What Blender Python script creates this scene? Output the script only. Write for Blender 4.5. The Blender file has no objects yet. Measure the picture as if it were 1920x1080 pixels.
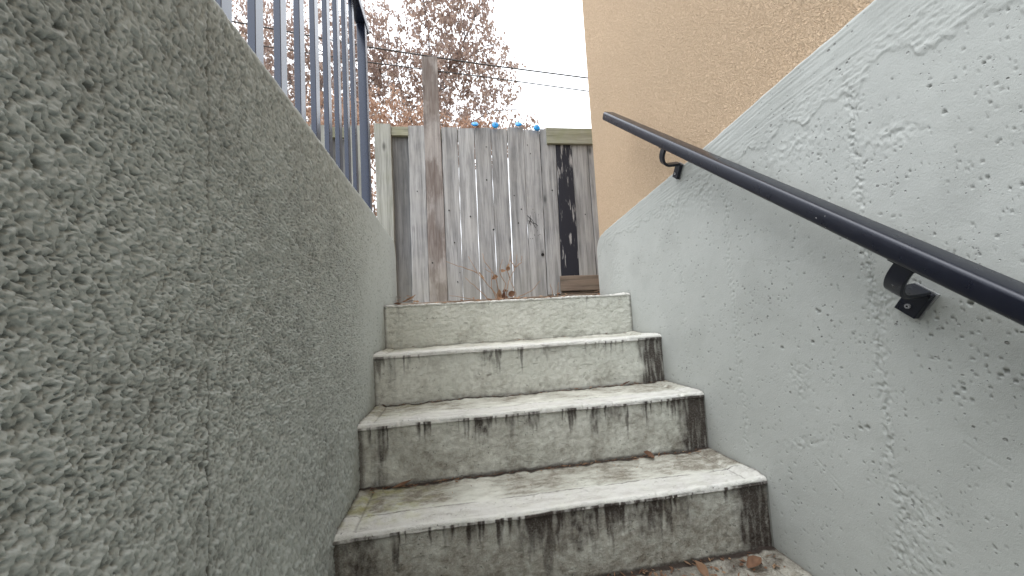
import bpy, bmesh, math, random
import numpy as np
from mathutils import Vector, Matrix

random.seed(11)
SC = bpy.context.scene
COL = SC.collection

# ------------------------------------------------------------------ camera
FPX = 717.3
fwd = Vector((0.15142, 0.98599, 0.07001)).normalized()
rgt = Vector((0.98740, -0.14759, -0.05700)).normalized()
upv = rgt.cross(fwd).normalized()
rgt = fwd.cross(upv).normalized()
cd = bpy.data.cameras.new('camera')
cam = bpy.data.objects.new('camera', cd)
COL.objects.link(cam)
cam.matrix_world = Matrix(((rgt.x, upv.x, -fwd.x, 0.3054),
                           (rgt.y, upv.y, -fwd.y, 0.0),
                           (rgt.z, upv.z, -fwd.z, -0.0712),
                           (0, 0, 0, 1)))
cd.sensor_width = 36.0
cd.lens = 36.0 * FPX / 1920.0
cd.clip_start = 0.02
cd.clip_end = 2000
SC.camera = cam

# ------------------------------------------------------------------ world, sun, exposure
W = bpy.data.worlds.new('World')
SC.world = W
W.use_nodes = True
nt = W.node_tree
nt.nodes.clear()
sky = nt.nodes.new('ShaderNodeTexSky')
sky.sky_type = 'NISHITA'
sky.sun_disc = False
SUN_DIR = Vector((-0.38, -0.14, 0.91)).normalized()
sky.sun_elevation = math.asin(SUN_DIR.z)
sky.sun_rotation = math.atan2(SUN_DIR.x, SUN_DIR.y)
tc = nt.nodes.new('ShaderNodeTexCoord')
cl = nt.nodes.new('ShaderNodeTexNoise')
cl.inputs['Scale'].default_value = 1.6
cl.inputs['Detail'].default_value = 4
ramp = nt.nodes.new('ShaderNodeMapRange')
ramp.inputs['From Min'].default_value = 0.3
ramp.inputs['From Max'].default_value = 0.7
ramp.inputs['To Min'].default_value = 0.90
ramp.inputs['To Max'].default_value = 0.99
mix = nt.nodes.new('ShaderNodeMix')
mix.data_type = 'RGBA'
mix.inputs['B'].default_value = (10.0, 10.4, 10.9, 1)      # overcast cloud layer
bg = nt.nodes.new('ShaderNodeBackground')
bg.inputs['Strength'].default_value = 0.14
out = nt.nodes.new('ShaderNodeOutputWorld')
nt.links.new(tc.outputs['Generated'], cl.inputs['Vector'])
nt.links.new(cl.outputs['Fac'], ramp.inputs['Value'])
nt.links.new(ramp.outputs['Result'], mix.inputs['Factor'])
nt.links.new(sky.outputs['Color'], mix.inputs['A'])
# an overcast sky is brighter overhead than at the horizon
sep = nt.nodes.new('ShaderNodeSeparateXYZ'); grad = nt.nodes.new('ShaderNodeMapRange')
grad.inputs['From Min'].default_value = 0; grad.inputs['From Max'].default_value = 1
grad.inputs['To Min'].default_value = 0.55; grad.inputs['To Max'].default_value = 1.45
nrm = nt.nodes.new('ShaderNodeVectorMath'); nrm.operation = 'SCALE'
nt.links.new(tc.outputs['Generated'], sep.inputs[0]); nt.links.new(sep.outputs['Z'], grad.inputs['Value'])
nt.links.new(mix.outputs['Result'], nrm.inputs[0]); nt.links.new(grad.outputs['Result'], nrm.inputs['Scale'])
nt.links.new(nrm.outputs[0], bg.inputs['Color'])
nt.links.new(bg.outputs['Background'], out.inputs['Surface'])

sl = bpy.data.lights.new('sun', 'SUN')
sl.energy = 1.0
sl.angle = math.radians(50)
sl.color = (1.0, 0.97, 0.93)
so = bpy.data.objects.new('sun', sl)
COL.objects.link(so)
so.rotation_euler = SUN_DIR.to_track_quat('Z', 'Y').to_euler()

SC.view_settings.view_transform = 'Standard'
SC.view_settings.look = 'None'
SC.view_settings.gamma = 1
SC.view_settings.use_curve_mapping = False
SC.view_settings.exposure = 0.86
SC.render.engine = 'CYCLES'
SC.cycles.max_bounces = 8
SC.cycles.diffuse_bounces = 5

# ------------------------------------------------------------------ dimensions
WID = 1.152           # stairwell width, left wall face x=0, right wall face x=WID
RISE, RUN, Y1 = 0.190, 0.2491, 1.7436
YF = 2.90             # fence plane

# ------------------------------------------------------------------ numpy noise
def perlin(x, y, seed=0):
    rs = np.random.RandomState(seed)
    perm = rs.permutation(512)
    ang = rs.rand(512) * 2 * np.pi
    gx, gy = np.cos(ang), np.sin(ang)
    xi = np.floor(x).astype(np.int64); yi = np.floor(y).astype(np.int64)
    xf = x - xi; yf = y - yi
    def g(ix, iy, dx, dy):
        h = perm[(perm[ix & 511] + iy) & 511]
        return gx[h] * dx + gy[h] * dy
    u = xf * xf * xf * (xf * (xf * 6 - 15) + 10)
    v = yf * yf * yf * (yf * (yf * 6 - 15) + 10)
    a = g(xi, yi, xf, yf); b = g(xi + 1, yi, xf - 1, yf)
    c = g(xi, yi + 1, xf, yf - 1); d = g(xi + 1, yi + 1, xf - 1, yf - 1)
    return 1.5 * ((a * (1 - u) + b * u) * (1 - v) + (c * (1 - u) + d * u) * v)

def fbm(x, y, wl, octs=3, seed=0, gain=0.5, rot=0.4):
    s = 0; a = 1
    for k in range(octs):
        c, q = math.cos(rot * (k + 1)), math.sin(rot * (k + 1))
        X, Y = (x * c - y * q) / wl, (x * q + y * c) / wl
        s = s + a * perlin(X + 17.3 * k, Y - 9.1 * k, seed + 31 * k)
        wl *= 0.5; a *= gain
    return s

def sst(e0, e1, x):
    t = np.clip((x - e0) / (e1 - e0), 0, 1)
    return t * t * (3 - 2 * t)

def stamp_pits(H, us, vs, pits):
    """dig pits (u, v, radius_u, radius_v, depth) out of height field H[vi, ui]"""
    for (pu, pv, ru, rv, dep) in pits:
        a, b = np.searchsorted(us, [pu - 1.6 * ru, pu + 1.6 * ru])
        c, d = np.searchsorted(vs, [pv - 1.6 * rv, pv + 1.6 * rv])
        if b - a < 1 or d - c < 1:
            continue
        U, V = np.meshgrid(us[a:b], vs[c:d])
        r = np.sqrt(((U - pu) / ru) ** 2 + ((V - pv) / rv) ** 2)
        H[c:d, a:b] -= dep * (1 - sst(0.45, 1.05, r))

# ------------------------------------------------------------------ mesh helpers
def link(name, me, mat=None, parent=None):
    o = bpy.data.objects.new(name, me)
    COL.objects.link(o)
    if mat is not None and len(me.materials) == 0:
        me.materials.append(mat)
    if parent is not None:
        o.parent = parent
    return o

def grid_mesh(name, P, extra=None, attrs=None, smooth=True, flip=False):
    """P[nv, nu, 3] -> quad grid; extra = list of polygons over given extra verts"""
    nv, nu = P.shape[:2]
    idx = np.arange(nv * nu).reshape(nv, nu)
    q = np.stack([idx[:-1, :-1], idx[:-1, 1:], idx[1:, 1:], idx[1:, :-1]], -1).reshape(-1, 4)
    if flip:
        q = q[:, ::-1]
    me = bpy.data.meshes.new(name)
    co = P.reshape(-1, 3)
    nq = len(q)
    ev, ef = ([], []) if extra is None else extra
    n0 = len(co)
    if len(ev):
        co = np.vstack([co, np.array(ev, float)])
    loops = q.reshape(-1)
    starts = np.arange(nq) * 4
    tot = np.full(nq, 4)
    if len(ef):
        el = []; es = []; et = []
        s = len(loops)
        for f in ef:
            es.append(s); et.append(len(f)); s += len(f)
            el += [(i if i >= 0 else n0 + (-i - 1)) for i in f]
        loops = np.concatenate([loops, el]); starts = np.concatenate([starts, es]); tot = np.concatenate([tot, et])
    me.vertices.add(len(co)); me.vertices.foreach_set('co', co.astype(np.float32).reshape(-1))
    me.loops.add(len(loops)); me.loops.foreach_set('vertex_index', loops.astype(np.int32))
    me.polygons.add(len(starts)); me.polygons.foreach_set('loop_start', starts.astype(np.int32))
    sm = np.zeros(len(starts), bool); sm[:nq] = smooth
    me.polygons.foreach_set('use_smooth', sm)
    for k, a in (attrs or {}).items():
        at = me.attributes.new(k, 'FLOAT', 'POINT')
        v = np.zeros(len(co), np.float32); v[:nv * nu] = a.reshape(-1)
        at.data.foreach_set('value', v)
    me.update(calc_edges=True)
    me.validate()
    return me

class MB:
    def __init__(s): s.v = []; s.f = []; s.sm = []
    def add(s, vs, fs, smooth=False):
        n = len(s.v); s.v += [tuple(p) for p in vs]
        s.f += [tuple(i + n for i in f) for f in fs]; s.sm += [smooth] * len(fs)
    def box(s, x0, x1, y0, y1, z0, z1):
        s.prism([(x0, y0), (x1, y0), (x1, y1), (x0, y1)], z0, z1)
    def prism(s, pts, z0, z1):
        n = len(pts)
        vs = [(x, y, z0) for x, y in pts] + [(x, y, z1) for x, y in pts]
        fs = [tuple(range(n))[::-1], tuple(range(n, 2 * n))] + [(i, (i + 1) % n, n + (i + 1) % n, n + i) for i in range(n)]
        s.add(vs, fs)
    def tube(s, pts, rad, seg=6, smooth=True):
        pts = [Vector(p) for p in pts]
        if not hasattr(rad, '__len__'): rad = [rad] * len(pts)
        vs = []; fs = []; ref = Vector((0.13, 0.21, 0.97))
        for i, p in enumerate(pts):
            t = (pts[min(i + 1, len(pts) - 1)] - pts[max(i - 1, 0)]).normalized()
            if abs(t.dot(ref)) > 0.95: ref = Vector((1, 0.1, 0))
            a = t.cross(ref).normalized(); b = t.cross(a)
            for k in range(seg):
                an = 2 * math.pi * k / seg
                vs.append(p + (a * math.cos(an) + b * math.sin(an)) * rad[i])
        for i in range(len(pts) - 1):
            for k in range(seg):
                k2 = (k + 1) % seg
                fs.append((i * seg + k, i * seg + k2, (i + 1) * seg + k2, (i + 1) * seg + k))
        fs.append(tuple(range(seg))[::-1]); fs.append(tuple((len(pts) - 1) * seg + k for k in range(seg)))
        s.add(vs, fs, smooth)
    def sweep(s, frames, prof, smooth=False):
        """frames: list of (origin, a, b); prof: closed list of (u, v)"""
        n = len(prof); vs = []; fs = []
        for o, a, b in frames:
            for u, v in prof: vs.append(Vector(o) + a * u + b * v)
        for i in range(len(frames) - 1):
            for k in range(n):
                k2 = (k + 1) % n
                fs.append((i * n + k, i * n + k2, (i + 1) * n + k2, (i + 1) * n + k))
        fs.append(tuple(range(n))[::-1]); fs.append(tuple((len(frames) - 1) * n + k for k in range(n)))
        s.add(vs, fs, smooth)
    def mesh(s, name):
        me = bpy.data.meshes.new(name)
        me.from_pydata([tuple(p) for p in s.v], [], s.f)
        me.polygons.foreach_set('use_smooth', s.sm)
        bm = bmesh.new(); bm.from_mesh(me)
        bmesh.ops.recalc_face_normals(bm, faces=bm.faces)
        bm.to_mesh(me); bm.free()
        me.update()
        return me
    def build(s, name, mat, parent=None):
        return link(name, s.mesh(name), mat, parent)

def bevel_mod(o, w, seg=2):
    m = o.modifiers.new('bevel', 'BEVEL'); m.width = w; m.segments = seg; m.limit_method = 'ANGLE'
    m.angle_limit = math.radians(35)
    for p in o.data.polygons: p.use_smooth = False

def tag(o, label, cat, group=None, kind=None):
    o['label'] = label
    if cat: o['category'] = cat
    if group: o['group'] = group
    if kind: o['kind'] = kind
    return o

def empty(name, loc=(0, 0, 0)):
    o = bpy.data.objects.new(name, None); o.empty_display_size = 0.1
    COL.objects.link(o); o.location = loc
    return o

def child(o, root):
    """parent without moving"""
    o.parent = root
    o.matrix_parent_inverse = Matrix.Translation(root.location).inverted()
    return o

# ------------------------------------------------------------------ materials
class NT:
    def __init__(s, name):
        s.m = bpy.data.materials.new(name); s.m.use_nodes = True
        s.t = s.m.node_tree
        s.b = s.t.nodes['Principled BSDF']
        s.co = s.t.nodes.new('ShaderNodeTexCoord')
    def n(s, ty, **kw):
        x = s.t.nodes.new('ShaderNode' + ty)
        for k, v in kw.items():
            if hasattr(x, k) and k not in x.inputs: setattr(x, k, v)
            else: x.inputs[k].default_value = v
        return x
    def l(s, a, b): s.t.links.new(a, b)
    def vec(s, scale=(1, 1, 1), rand=False, rot=(0, 0, 0)):
        mp = s.n('Mapping'); mp.inputs['Scale'].default_value = scale; mp.inputs['Rotation'].default_value = rot
        src = s.co.outputs['Object']
        if rand:
            oi = s.n('ObjectInfo'); mu = s.n('Math', operation='MULTIPLY'); s.l(oi.outputs['Random'], mu.inputs[0]); mu.inputs[1].default_value = 37.0
            ad = s.n('VectorMath', operation='ADD'); s.l(src, ad.inputs[0]); s.l(mu.outputs[0], ad.inputs[1]); src = ad.outputs[0]
        s.l(src, mp.inputs['Vector'])
        return mp.outputs['Vector']
    def noise(s, vec, scale, detail=4, rough=0.55, dist=0):
        x = s.n('TexNoise'); x.inputs['Scale'].default_value = scale; x.inputs['Detail'].default_value = detail
        x.inputs['Roughness'].default_value = rough; x.inputs['Distortion'].default_value = dist
        s.l(vec, x.inputs['Vector']); return x.outputs['Fac']
    def voro(s, vec, scale, feature='F1', rnd=1):
        x = s.n('TexVoronoi', feature=feature); x.inputs['Scale'].default_value = scale; x.inputs['Randomness'].default_value = rnd
        s.l(vec, x.inputs['Vector']); return x.outputs['Distance']
    def mr(s, v, a, b, c=0, d=1, smooth=False):
        x = s.n('MapRange'); x.inputs['From Min'].default_value = a; x.inputs['From Max'].default_value = b
        x.inputs['To Min'].default_value = c; x.inputs['To Max'].default_value = d
        if smooth: x.interpolation_type = 'SMOOTHSTEP'
        s.l(v, x.inputs['Value']); return x.outputs['Result']
    def math(s, op, a, b):
        x = s.n('Math', operation=op)
        for i, v in enumerate((a, b)):
            if isinstance(v, (int, float)): x.inputs[i].default_value = v
            else: s.l(v, x.inputs[i])
        return x.outputs[0]
    def mix(s, f, a, b, mode='MIX'):
        x = s.n('Mix', data_type='RGBA', blend_type=mode)
        if isinstance(f, (int, float)): x.inputs['Factor'].default_value = f
        else: s.l(f, x.inputs['Factor'])
        for k, v in (('A', a), ('B', b)):
            if isinstance(v, (tuple, list)): x.inputs[k].default_value = tuple(v) + ((1,) if len(v) == 3 else ())
            else: s.l(v, x.inputs[k])
        return x.outputs['Result']
    def attr(s, name):
        x = s.n('Attribute'); x.attribute_name = name; return x.outputs['Fac']
    def bump(s, h, dist, strength=1.0, prev=None):
        x = s.n('Bump'); x.inputs['Distance'].default_value = dist; x.inputs['Strength'].default_value = strength
        s.l(h, x.inputs['Height'])
        if prev is not None: s.l(prev, x.inputs['Normal'])
        return x.outputs['Normal']
    def done(s, col=None, rough=0.7, normal=None, metal=0, spec=None):
        if col is not None:
            if isinstance(col, (tuple, list)): s.b.inputs['Base Color'].default_value = tuple(col) + (1,)
            else: s.l(col, s.b.inputs['Base Color'])
        if isinstance(rough, (int, float)): s.b.inputs['Roughness'].default_value = rough
        else: s.l(rough, s.b.inputs['Roughness'])
        if normal is not None: s.l(normal, s.b.inputs['Normal'])
        s.b.inputs['Metallic'].default_value = metal
        if spec is not None: s.b.inputs['Specular IOR Level'].default_value = spec
        return s.m

def mat_wall(name, base, tint, holes=True, hole_amt=1.0):
    n = NT(name)
    v = n.vec()
    big = n.noise(v, 2.3, 4); mid = n.noise(v, 14, 5, 0.65); fine = n.noise(v, 260, 4, 0.6); grit = n.noise(v, 700, 2)
    c = n.mix(n.mr(big, .35, .65), base, tint)
    c = n.mix(n.mr(mid, .35, .75, 0, .35), c, tuple(x * 0.80 for x in base))
    c = n.mix(n.mr(grit, .55, .85, 0, .30), c, tuple(x * 0.62 for x in base))
    c = n.mix(n.math('MULTIPLY', n.attr('dirt_shade'), 0.8), c, (0.115, 0.115, 0.10))
    h = n.math('ADD', n.math('MULTIPLY', fine, 0.7), n.math('MULTIPLY', grit, 0.4))
    if holes:
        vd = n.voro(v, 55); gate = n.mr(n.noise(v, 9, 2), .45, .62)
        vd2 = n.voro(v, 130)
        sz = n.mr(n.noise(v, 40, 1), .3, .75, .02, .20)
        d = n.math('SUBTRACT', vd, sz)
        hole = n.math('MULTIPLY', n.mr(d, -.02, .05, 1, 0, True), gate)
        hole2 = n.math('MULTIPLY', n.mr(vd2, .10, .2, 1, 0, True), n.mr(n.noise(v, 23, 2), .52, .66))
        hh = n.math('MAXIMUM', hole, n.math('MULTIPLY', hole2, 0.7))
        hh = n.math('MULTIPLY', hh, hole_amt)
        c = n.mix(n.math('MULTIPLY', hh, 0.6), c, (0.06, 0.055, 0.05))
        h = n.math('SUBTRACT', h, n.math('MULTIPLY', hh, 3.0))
    nm = n.bump(h, 0.0011, 0.8)
    return n.done(c, 0.62, nm, spec=0.35)

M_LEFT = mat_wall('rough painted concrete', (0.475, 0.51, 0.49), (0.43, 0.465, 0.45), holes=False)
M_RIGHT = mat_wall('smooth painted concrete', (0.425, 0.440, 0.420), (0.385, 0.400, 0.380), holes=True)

def mat_step():
    n = NT('stained painted steps')
    v = n.vec()
    big = n.noise(v, 6, 4); mid = n.noise(v, 30, 5, .65); fine = n.noise(v, 220, 4, .65); grit = n.noise(v, 600, 2)
    c = n.mix(n.mr(big, .35, .65), (0.64, 0.64, 0.575), (0.57, 0.575, 0.51))
    c = n.mix(n.mr(mid, .50, .64, 0, .20), c, (0.34, 0.325, 0.27))
    flk = n.noise(n.vec((38, 120, 120)), 1.0, 5, .7, .8)
    c = n.mix(n.mr(flk, .62, .68, 0, .40), c, (0.17, 0.155, 0.13))
    nose = n.attr('nose')
    c = n.mix(n.math('MULTIPLY', nose, 0.75), c, (0.57, 0.555, 0.54))
    dirt_shade = n.math('MULTIPLY', n.attr('dirt_shade'), n.mr(fine, .25, .7, .65, 1.15))
    c = n.mix(n.mr(dirt_shade, 0, 1, 0, .92), c, (0.145, 0.122, 0.090))
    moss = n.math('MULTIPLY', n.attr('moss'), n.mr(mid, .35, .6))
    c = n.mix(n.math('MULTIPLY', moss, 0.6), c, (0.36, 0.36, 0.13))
    st = n.math('MULTIPLY', n.attr('stain_shade'), n.mr(n.math('ADD', n.math('MULTIPLY', fine, .6), n.math('MULTIPLY', grit, .4)), .32, .62, .72, 1.15))
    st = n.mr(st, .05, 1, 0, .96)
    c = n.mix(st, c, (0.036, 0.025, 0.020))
    hd = n.voro(v, 70); hole = n.math('MULTIPLY', n.mr(hd, .06, .14, 1, 0, True), n.mr(n.noise(v, 13, 2), .48, .6))
    c = n.mix(n.math('MULTIPLY', hole, .7), c, (0.045, 0.04, 0.035))
    h = n.math('ADD', n.math('ADD', n.math('MULTIPLY', fine, 1.0), n.math('MULTIPLY', grit, .4)), n.math('MULTIPLY', mid, 1.4))
    h = n.math('SUBTRACT', n.math('SUBTRACT', h, n.mr(flk, .60, .68, 0, .6)), n.math('MULTIPLY', hole, 2.0))
    return n.done(c, 0.72, n.bump(h, 0.0032, 0.9), spec=0.3)
M_STEP = mat_step()

def mat_stucco():
    n = NT('tan stucco')
    v = n.vec()
    w = n.n('VectorMath', operation='ADD')
    nz = n.n('TexNoise'); nz.inputs['Scale'].default_value = 90; nz.inputs['Detail'].default_value = 2
    n.l(v, nz.inputs['Vector'])
    sc = n.n('VectorMath', operation='SCALE'); sc.inputs['Scale'].default_value = 0.012
    n.l(nz.outputs['Color'], sc.inputs[0]); n.l(v, w.inputs[0]); n.l(sc.outputs[0], w.inputs[1])
    a = n.noise(w.outputs[0], 190, 3, .55, 1.2); b = n.voro(w.outputs[0], 210, 'SMOOTH_F1')
    big = n.noise(v, 1.6, 3); mid = n.noise(v, 22, 4)
    c = n.mix(n.mr(big, .35, .65), (0.69, 0.515, 0.355), (0.65, 0.49, 0.34))
    c = n.mix(n.mr(a, .3, .6, .55, 0), c, (0.42, 0.28, 0.165))
    c = n.mix(n.mr(mid, .55, .8, 0, .2), c, (0.72, 0.56, 0.40))
    # thin dirty runs below the two dark fixings high on the wall
    h = n.math('ADD', n.mr(a, .3, .7), n.math('MULTIPLY', b, .6))
    return n.done(c, 0.85, n.bump(h, 0.0052, 1.0), spec=0.2)
M_STUCCO = mat_stucco()

def mat_wood(name, base, dark, patch=None, patch_amt=0.0, horiz=False, moss=0.0):
    n = NT(name)
    oi = n.n('ObjectInfo')
    sc = (26, 26, 1.6) if not horiz else (1.6, 26, 26)
    v = n.vec(sc, rand=True); vp = n.vec((1, 1, 1), rand=True)
    g = n.noise(v, 1.0, 7, .62, .6); g2 = n.noise(v, 4.5, 5, .6, .3)
    blot = n.noise(vp, 5, 4, .6)
    c = n.mix(n.mr(g, .36, .62), dark, base)
    fineg = n.noise(n.vec((150, 150, 4) if not horiz else (4, 150, 150), rand=True), 1.0, 3, .6)
    c = n.mix(n.mr(fineg, .52, .68, 0, .5), c, tuple(x * .6 for x in dark))
    c = n.mix(n.mr(g2, .58, .75, 0, .55), c, tuple(x * .55 for x in dark))
    c = n.mix(n.mr(blot, .42, .72, 0, .35), c, (base[0] * 1.10, base[1] * 1.07, base[2] * 1.02))
    # knots: rings stretched along the grain
    kv = n.vec((8, 8, 3.2) if not horiz else (3.2, 8, 8), rand=True)
    kd = n.voro(kv, 1.0, 'F1'); 
    ring = n.mr(kd, .02, .16, 1, 0, True)
    c = n.mix(n.math('MULTIPLY', ring, .8), c, tuple(x * .30 for x in dark))
    # nail specks
    if patch:
        pn = n.noise(n.vec((5, 5, 2.2) if not horiz else (2, 5, 5), rand=True), 1.6, 5, .6)
        pm = n.mr(pn, .5 - patch_amt * .2, .56 - patch_amt * .2 + .05, 0, 1)
        pm = n.math('MULTIPLY', pm, n.mr(g2, .35, .6, .5, 1))
        c = n.mix(n.math('MULTIPLY', pm, .8), c, patch)
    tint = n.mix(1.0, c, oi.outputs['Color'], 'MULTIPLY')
    # damp greenish foot of each board
    sep = n.n('SeparateXYZ'); n.l(n.co.outputs['Object'], sep.inputs[0])
    foot = n.math('MULTIPLY', n.mr(sep.outputs['Z'], .05, .55, 1, 0, True), n.mr(blot, .3, .6, .4, 1))
    tint = n.mix(n.math('MULTIPLY', foot, .30), tint, (0.31, 0.30, 0.24))
    if moss:
        tint = n.mix(n.mr(n.noise(vp, 9, 4), .4, .65, 0, moss), tint, (0.23, 0.25, 0.11))
    h = n.math('ADD', n.math('ADD', g, n.math('MULTIPLY', g2, .5)), n.math('MULTIPLY', fineg, -.4))
    return n.done(tint, 0.88, n.bump(h, 0.004, 0.8), spec=0.15)
M_WOOD = mat_wood('weathered grey wood', (0.445, 0.447, 0.455), (0.220, 0.221, 0.227))
M_WOODT = mat_wood('stained grey wood', (0.40, 0.37, 0.355), (0.23, 0.21, 0.205), patch=(0.14, 0.108, 0.095), patch_amt=.35)
M_WOODG = mat_wood('greenish weathered wood', (0.43, 0.435, 0.41), (0.25, 0.253, 0.235), moss=.10)
M_WOODH = mat_wood('greenish horizontal wood', (0.38, 0.375, 0.31), (0.22, 0.215, 0.17), horiz=True, moss=.3)
M_WOODB = mat_wood('brown wet wood', (0.20, 0.145, 0.115), (0.10, 0.075, 0.062), horiz=True)

def mat_blackboard():
    n = NT('worn black paint on wood')
    v = n.vec((30, 30, 2.4)); g = n.noise(v, 1.2, 7, .65, 1.2); v2 = n.vec((22, 22, 4.5)); b = n.noise(v2, 1.0, 4, .6)
    sep = n.n('SeparateXYZ'); n.l(n.co.outputs['Object'], sep.inputs[0])
    topw = n.mr(sep.outputs['Z'], .95, 1.2, 0, .16)
    thr = n.math('ADD', n.math('MULTIPLY', n.mr(g, .3, .75), n.mr(b, .42, .66)), topw)
    wear = n.mr(thr, .29, .47)
    c = n.mix(wear, (0.018, 0.019, 0.028), (0.34, 0.33, 0.33))
    return n.done(c, 0.6, n.bump(g, 0.003, .6), spec=.3)
M_BLACKB = mat_blackboard()

def mat_metal():
    n = NT('black painted metal')
    v = n.vec()
    g = n.noise(v, 60, 4); sc = n.noise(v, 420, 2)
    c = n.mix(n.mr(g, .5, .8, 0, .4), (0.005, 0.006, 0.013), (0.011, 0.013, 0.022))
    fl = n.math('MULTIPLY', n.mr(n.noise(v, 95, 3, .5), .72, .74), n.mr(n.noise(v, 11, 2), .5, .6))
    c = n.mix(fl, c, (0.5, 0.5, 0.5))
    return n.done(c, n.mr(g, .3, .7, .26, .36), n.bump(sc, 0.0002, .3), spec=.5)
M_METAL = mat_metal()
M_METAL.node_tree.nodes['Principled BSDF'].inputs['Specular Tint'].default_value = (.90, .93, 1.0, 1)

def mat_rail():
    n = NT('gloss black railing paint')
    v = n.vec(); g = n.noise(v, 40, 3)
    c = n.mix(n.mr(g, .4, .8), (0.011, 0.015, 0.034), (0.017, 0.021, 0.043))
    return n.done(c, 0.20, n.bump(n.noise(v, 300, 2), 0.0002, .2), spec=.8)
M_RAIL = mat_rail()
M_RAIL.node_tree.nodes['Principled BSDF'].inputs['Specular Tint'].default_value = (.82, .88, 1.0, 1)

def mat_simple(name, c1, c2, scale=20, rough=.7, bumpd=.001, spec=.3):
    n = NT(name); v = n.vec(); g = n.noise(v, scale, 5, .6)
    return n.done(n.mix(n.mr(g, .35, .65), c1, c2), rough, n.bump(g, bumpd, .6), spec=spec)
M_SCREW = mat_simple('steel screw', (.25, .25, .26), (.4, .4, .42), 200, .4)
M_PLATE = mat_simple('raw plate edge', (.30, .31, .31), (.20, .2, .2), 100, .6)
M_SOIL = mat_simple('soil and grit', (.10, .075, .055), (.19, .15, .11), 30, .95, .01)
M_GROUND = mat_simple('ground', (.12, .10, .07), (.09, .10, .05), 3, .95, .01)
M_BLUE = mat_simple('blue plastic', (.012, .27, .68), (.016, .32, .75), 50, .35, .0003, .5)
M_HOLE = mat_simple('flat black', (.010, .009, .008), (.015, .013, .012), 50, .9)  # flat black, also stands for the shade inside knot holes
M_WIRE = mat_simple('cable sheath', (.05, .045, .045), (.07, .065, .065), 5, .7)
M_BARK = mat_simple('grey brown bark', (.17, .14, .135), (.25, .215, .21), 14, .9, .01)
M_SEAL = mat_simple('pale bead', (.55, .55, .50), (.42, .40, .34), 40, .8)
M_STEM = mat_simple('dry brown stem', (.25, .15, .095), (.36, .235, .15), 60, .8)

def mat_leaf(name, c1, c2, c3):
    n = NT(name)
    at = n.attr('tone')
    c = n.mix(n.mr(at, 0, .5), c1, c2); c = n.mix(n.mr(at, .5, 1), c, c3)
    n.l(c, n.b.inputs['Base Color'])
    n.b.inputs['Roughness'].default_value = .75
    tr = n.n('BsdfTranslucent'); n.l(c, tr.inputs['Color'])
    ms = n.n('MixShader'); ms.inputs[0].default_value = .5
    n.l(n.b.outputs[0], ms.inputs[1]); n.l(tr.outputs[0], ms.inputs[2])
    n.l(ms.outputs[0], n.t.nodes['Material Output'].inputs['Surface'])
    return n.m
M_LEAF_M = mat_leaf('mauve brown dead leaves', (.31, .225, .20), (.43, .32, .275), (.54, .41, .33))
M_LEAF_O = mat_leaf('orange brown dead leaves', (.38, .24, .17), (.50, .33, .24), (.60, .42, .32))
M_LEAF_D = mat_leaf('dry leaves', (.12, .06, .04), (.27, .15, .09), (.40, .27, .17))

# ================================================================== SETTING
def make_ground():
    m = MB(); z0, z1 = -2.2, -0.03
    B = 900
    xs = [-B, -0.2, WID + 4.8, B]; ys = [-B, -1.9, Y1 + RUN, B]
    m.v = [(x, y, z1) for y in ys for x in xs]
    m.f = [(j * 4 + i, j * 4 + i + 1, (j + 1) * 4 + i + 1, (j + 1) * 4 + i) for j in range(3) for i in range(3) if not (i == 1 and j == 1)]
    m.sm = [False] * len(m.f)
    o = m.build('ground', M_GROUND)
    return tag(o, 'level soil beyond the top of the concrete stairs', None, kind='structure')
make_ground()

def make_soil():
    us = np.linspace(-0.9, WID + .4, 150); vs = np.linspace(Y1 + RUN - .002, YF + 0.6, 110)
    U, V = np.meshgrid(us, vs)
    Z = -.012 + 0.045 * sst(Y1 + RUN, YF - .1, V) + .006 * fbm(U, V, .25, 4, 5) + .006 * fbm(U, V, .04, 3, 9)
    Z += .02 * np.exp(-((U - .02) ** 2 + (V - 2.3) ** 2) / .01)
    P = np.stack([U, V, Z], -1)
    P[(P[..., 1] < 2.16) & (P[..., 0] < .01), 2] = -.2
    o = link('soil_bed', grid_mesh('soil_bed', P), M_SOIL)
    tag(o, 'strip of bare soil between the top stair and the wooden fence', None, kind='structure')
make_soil()

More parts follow.
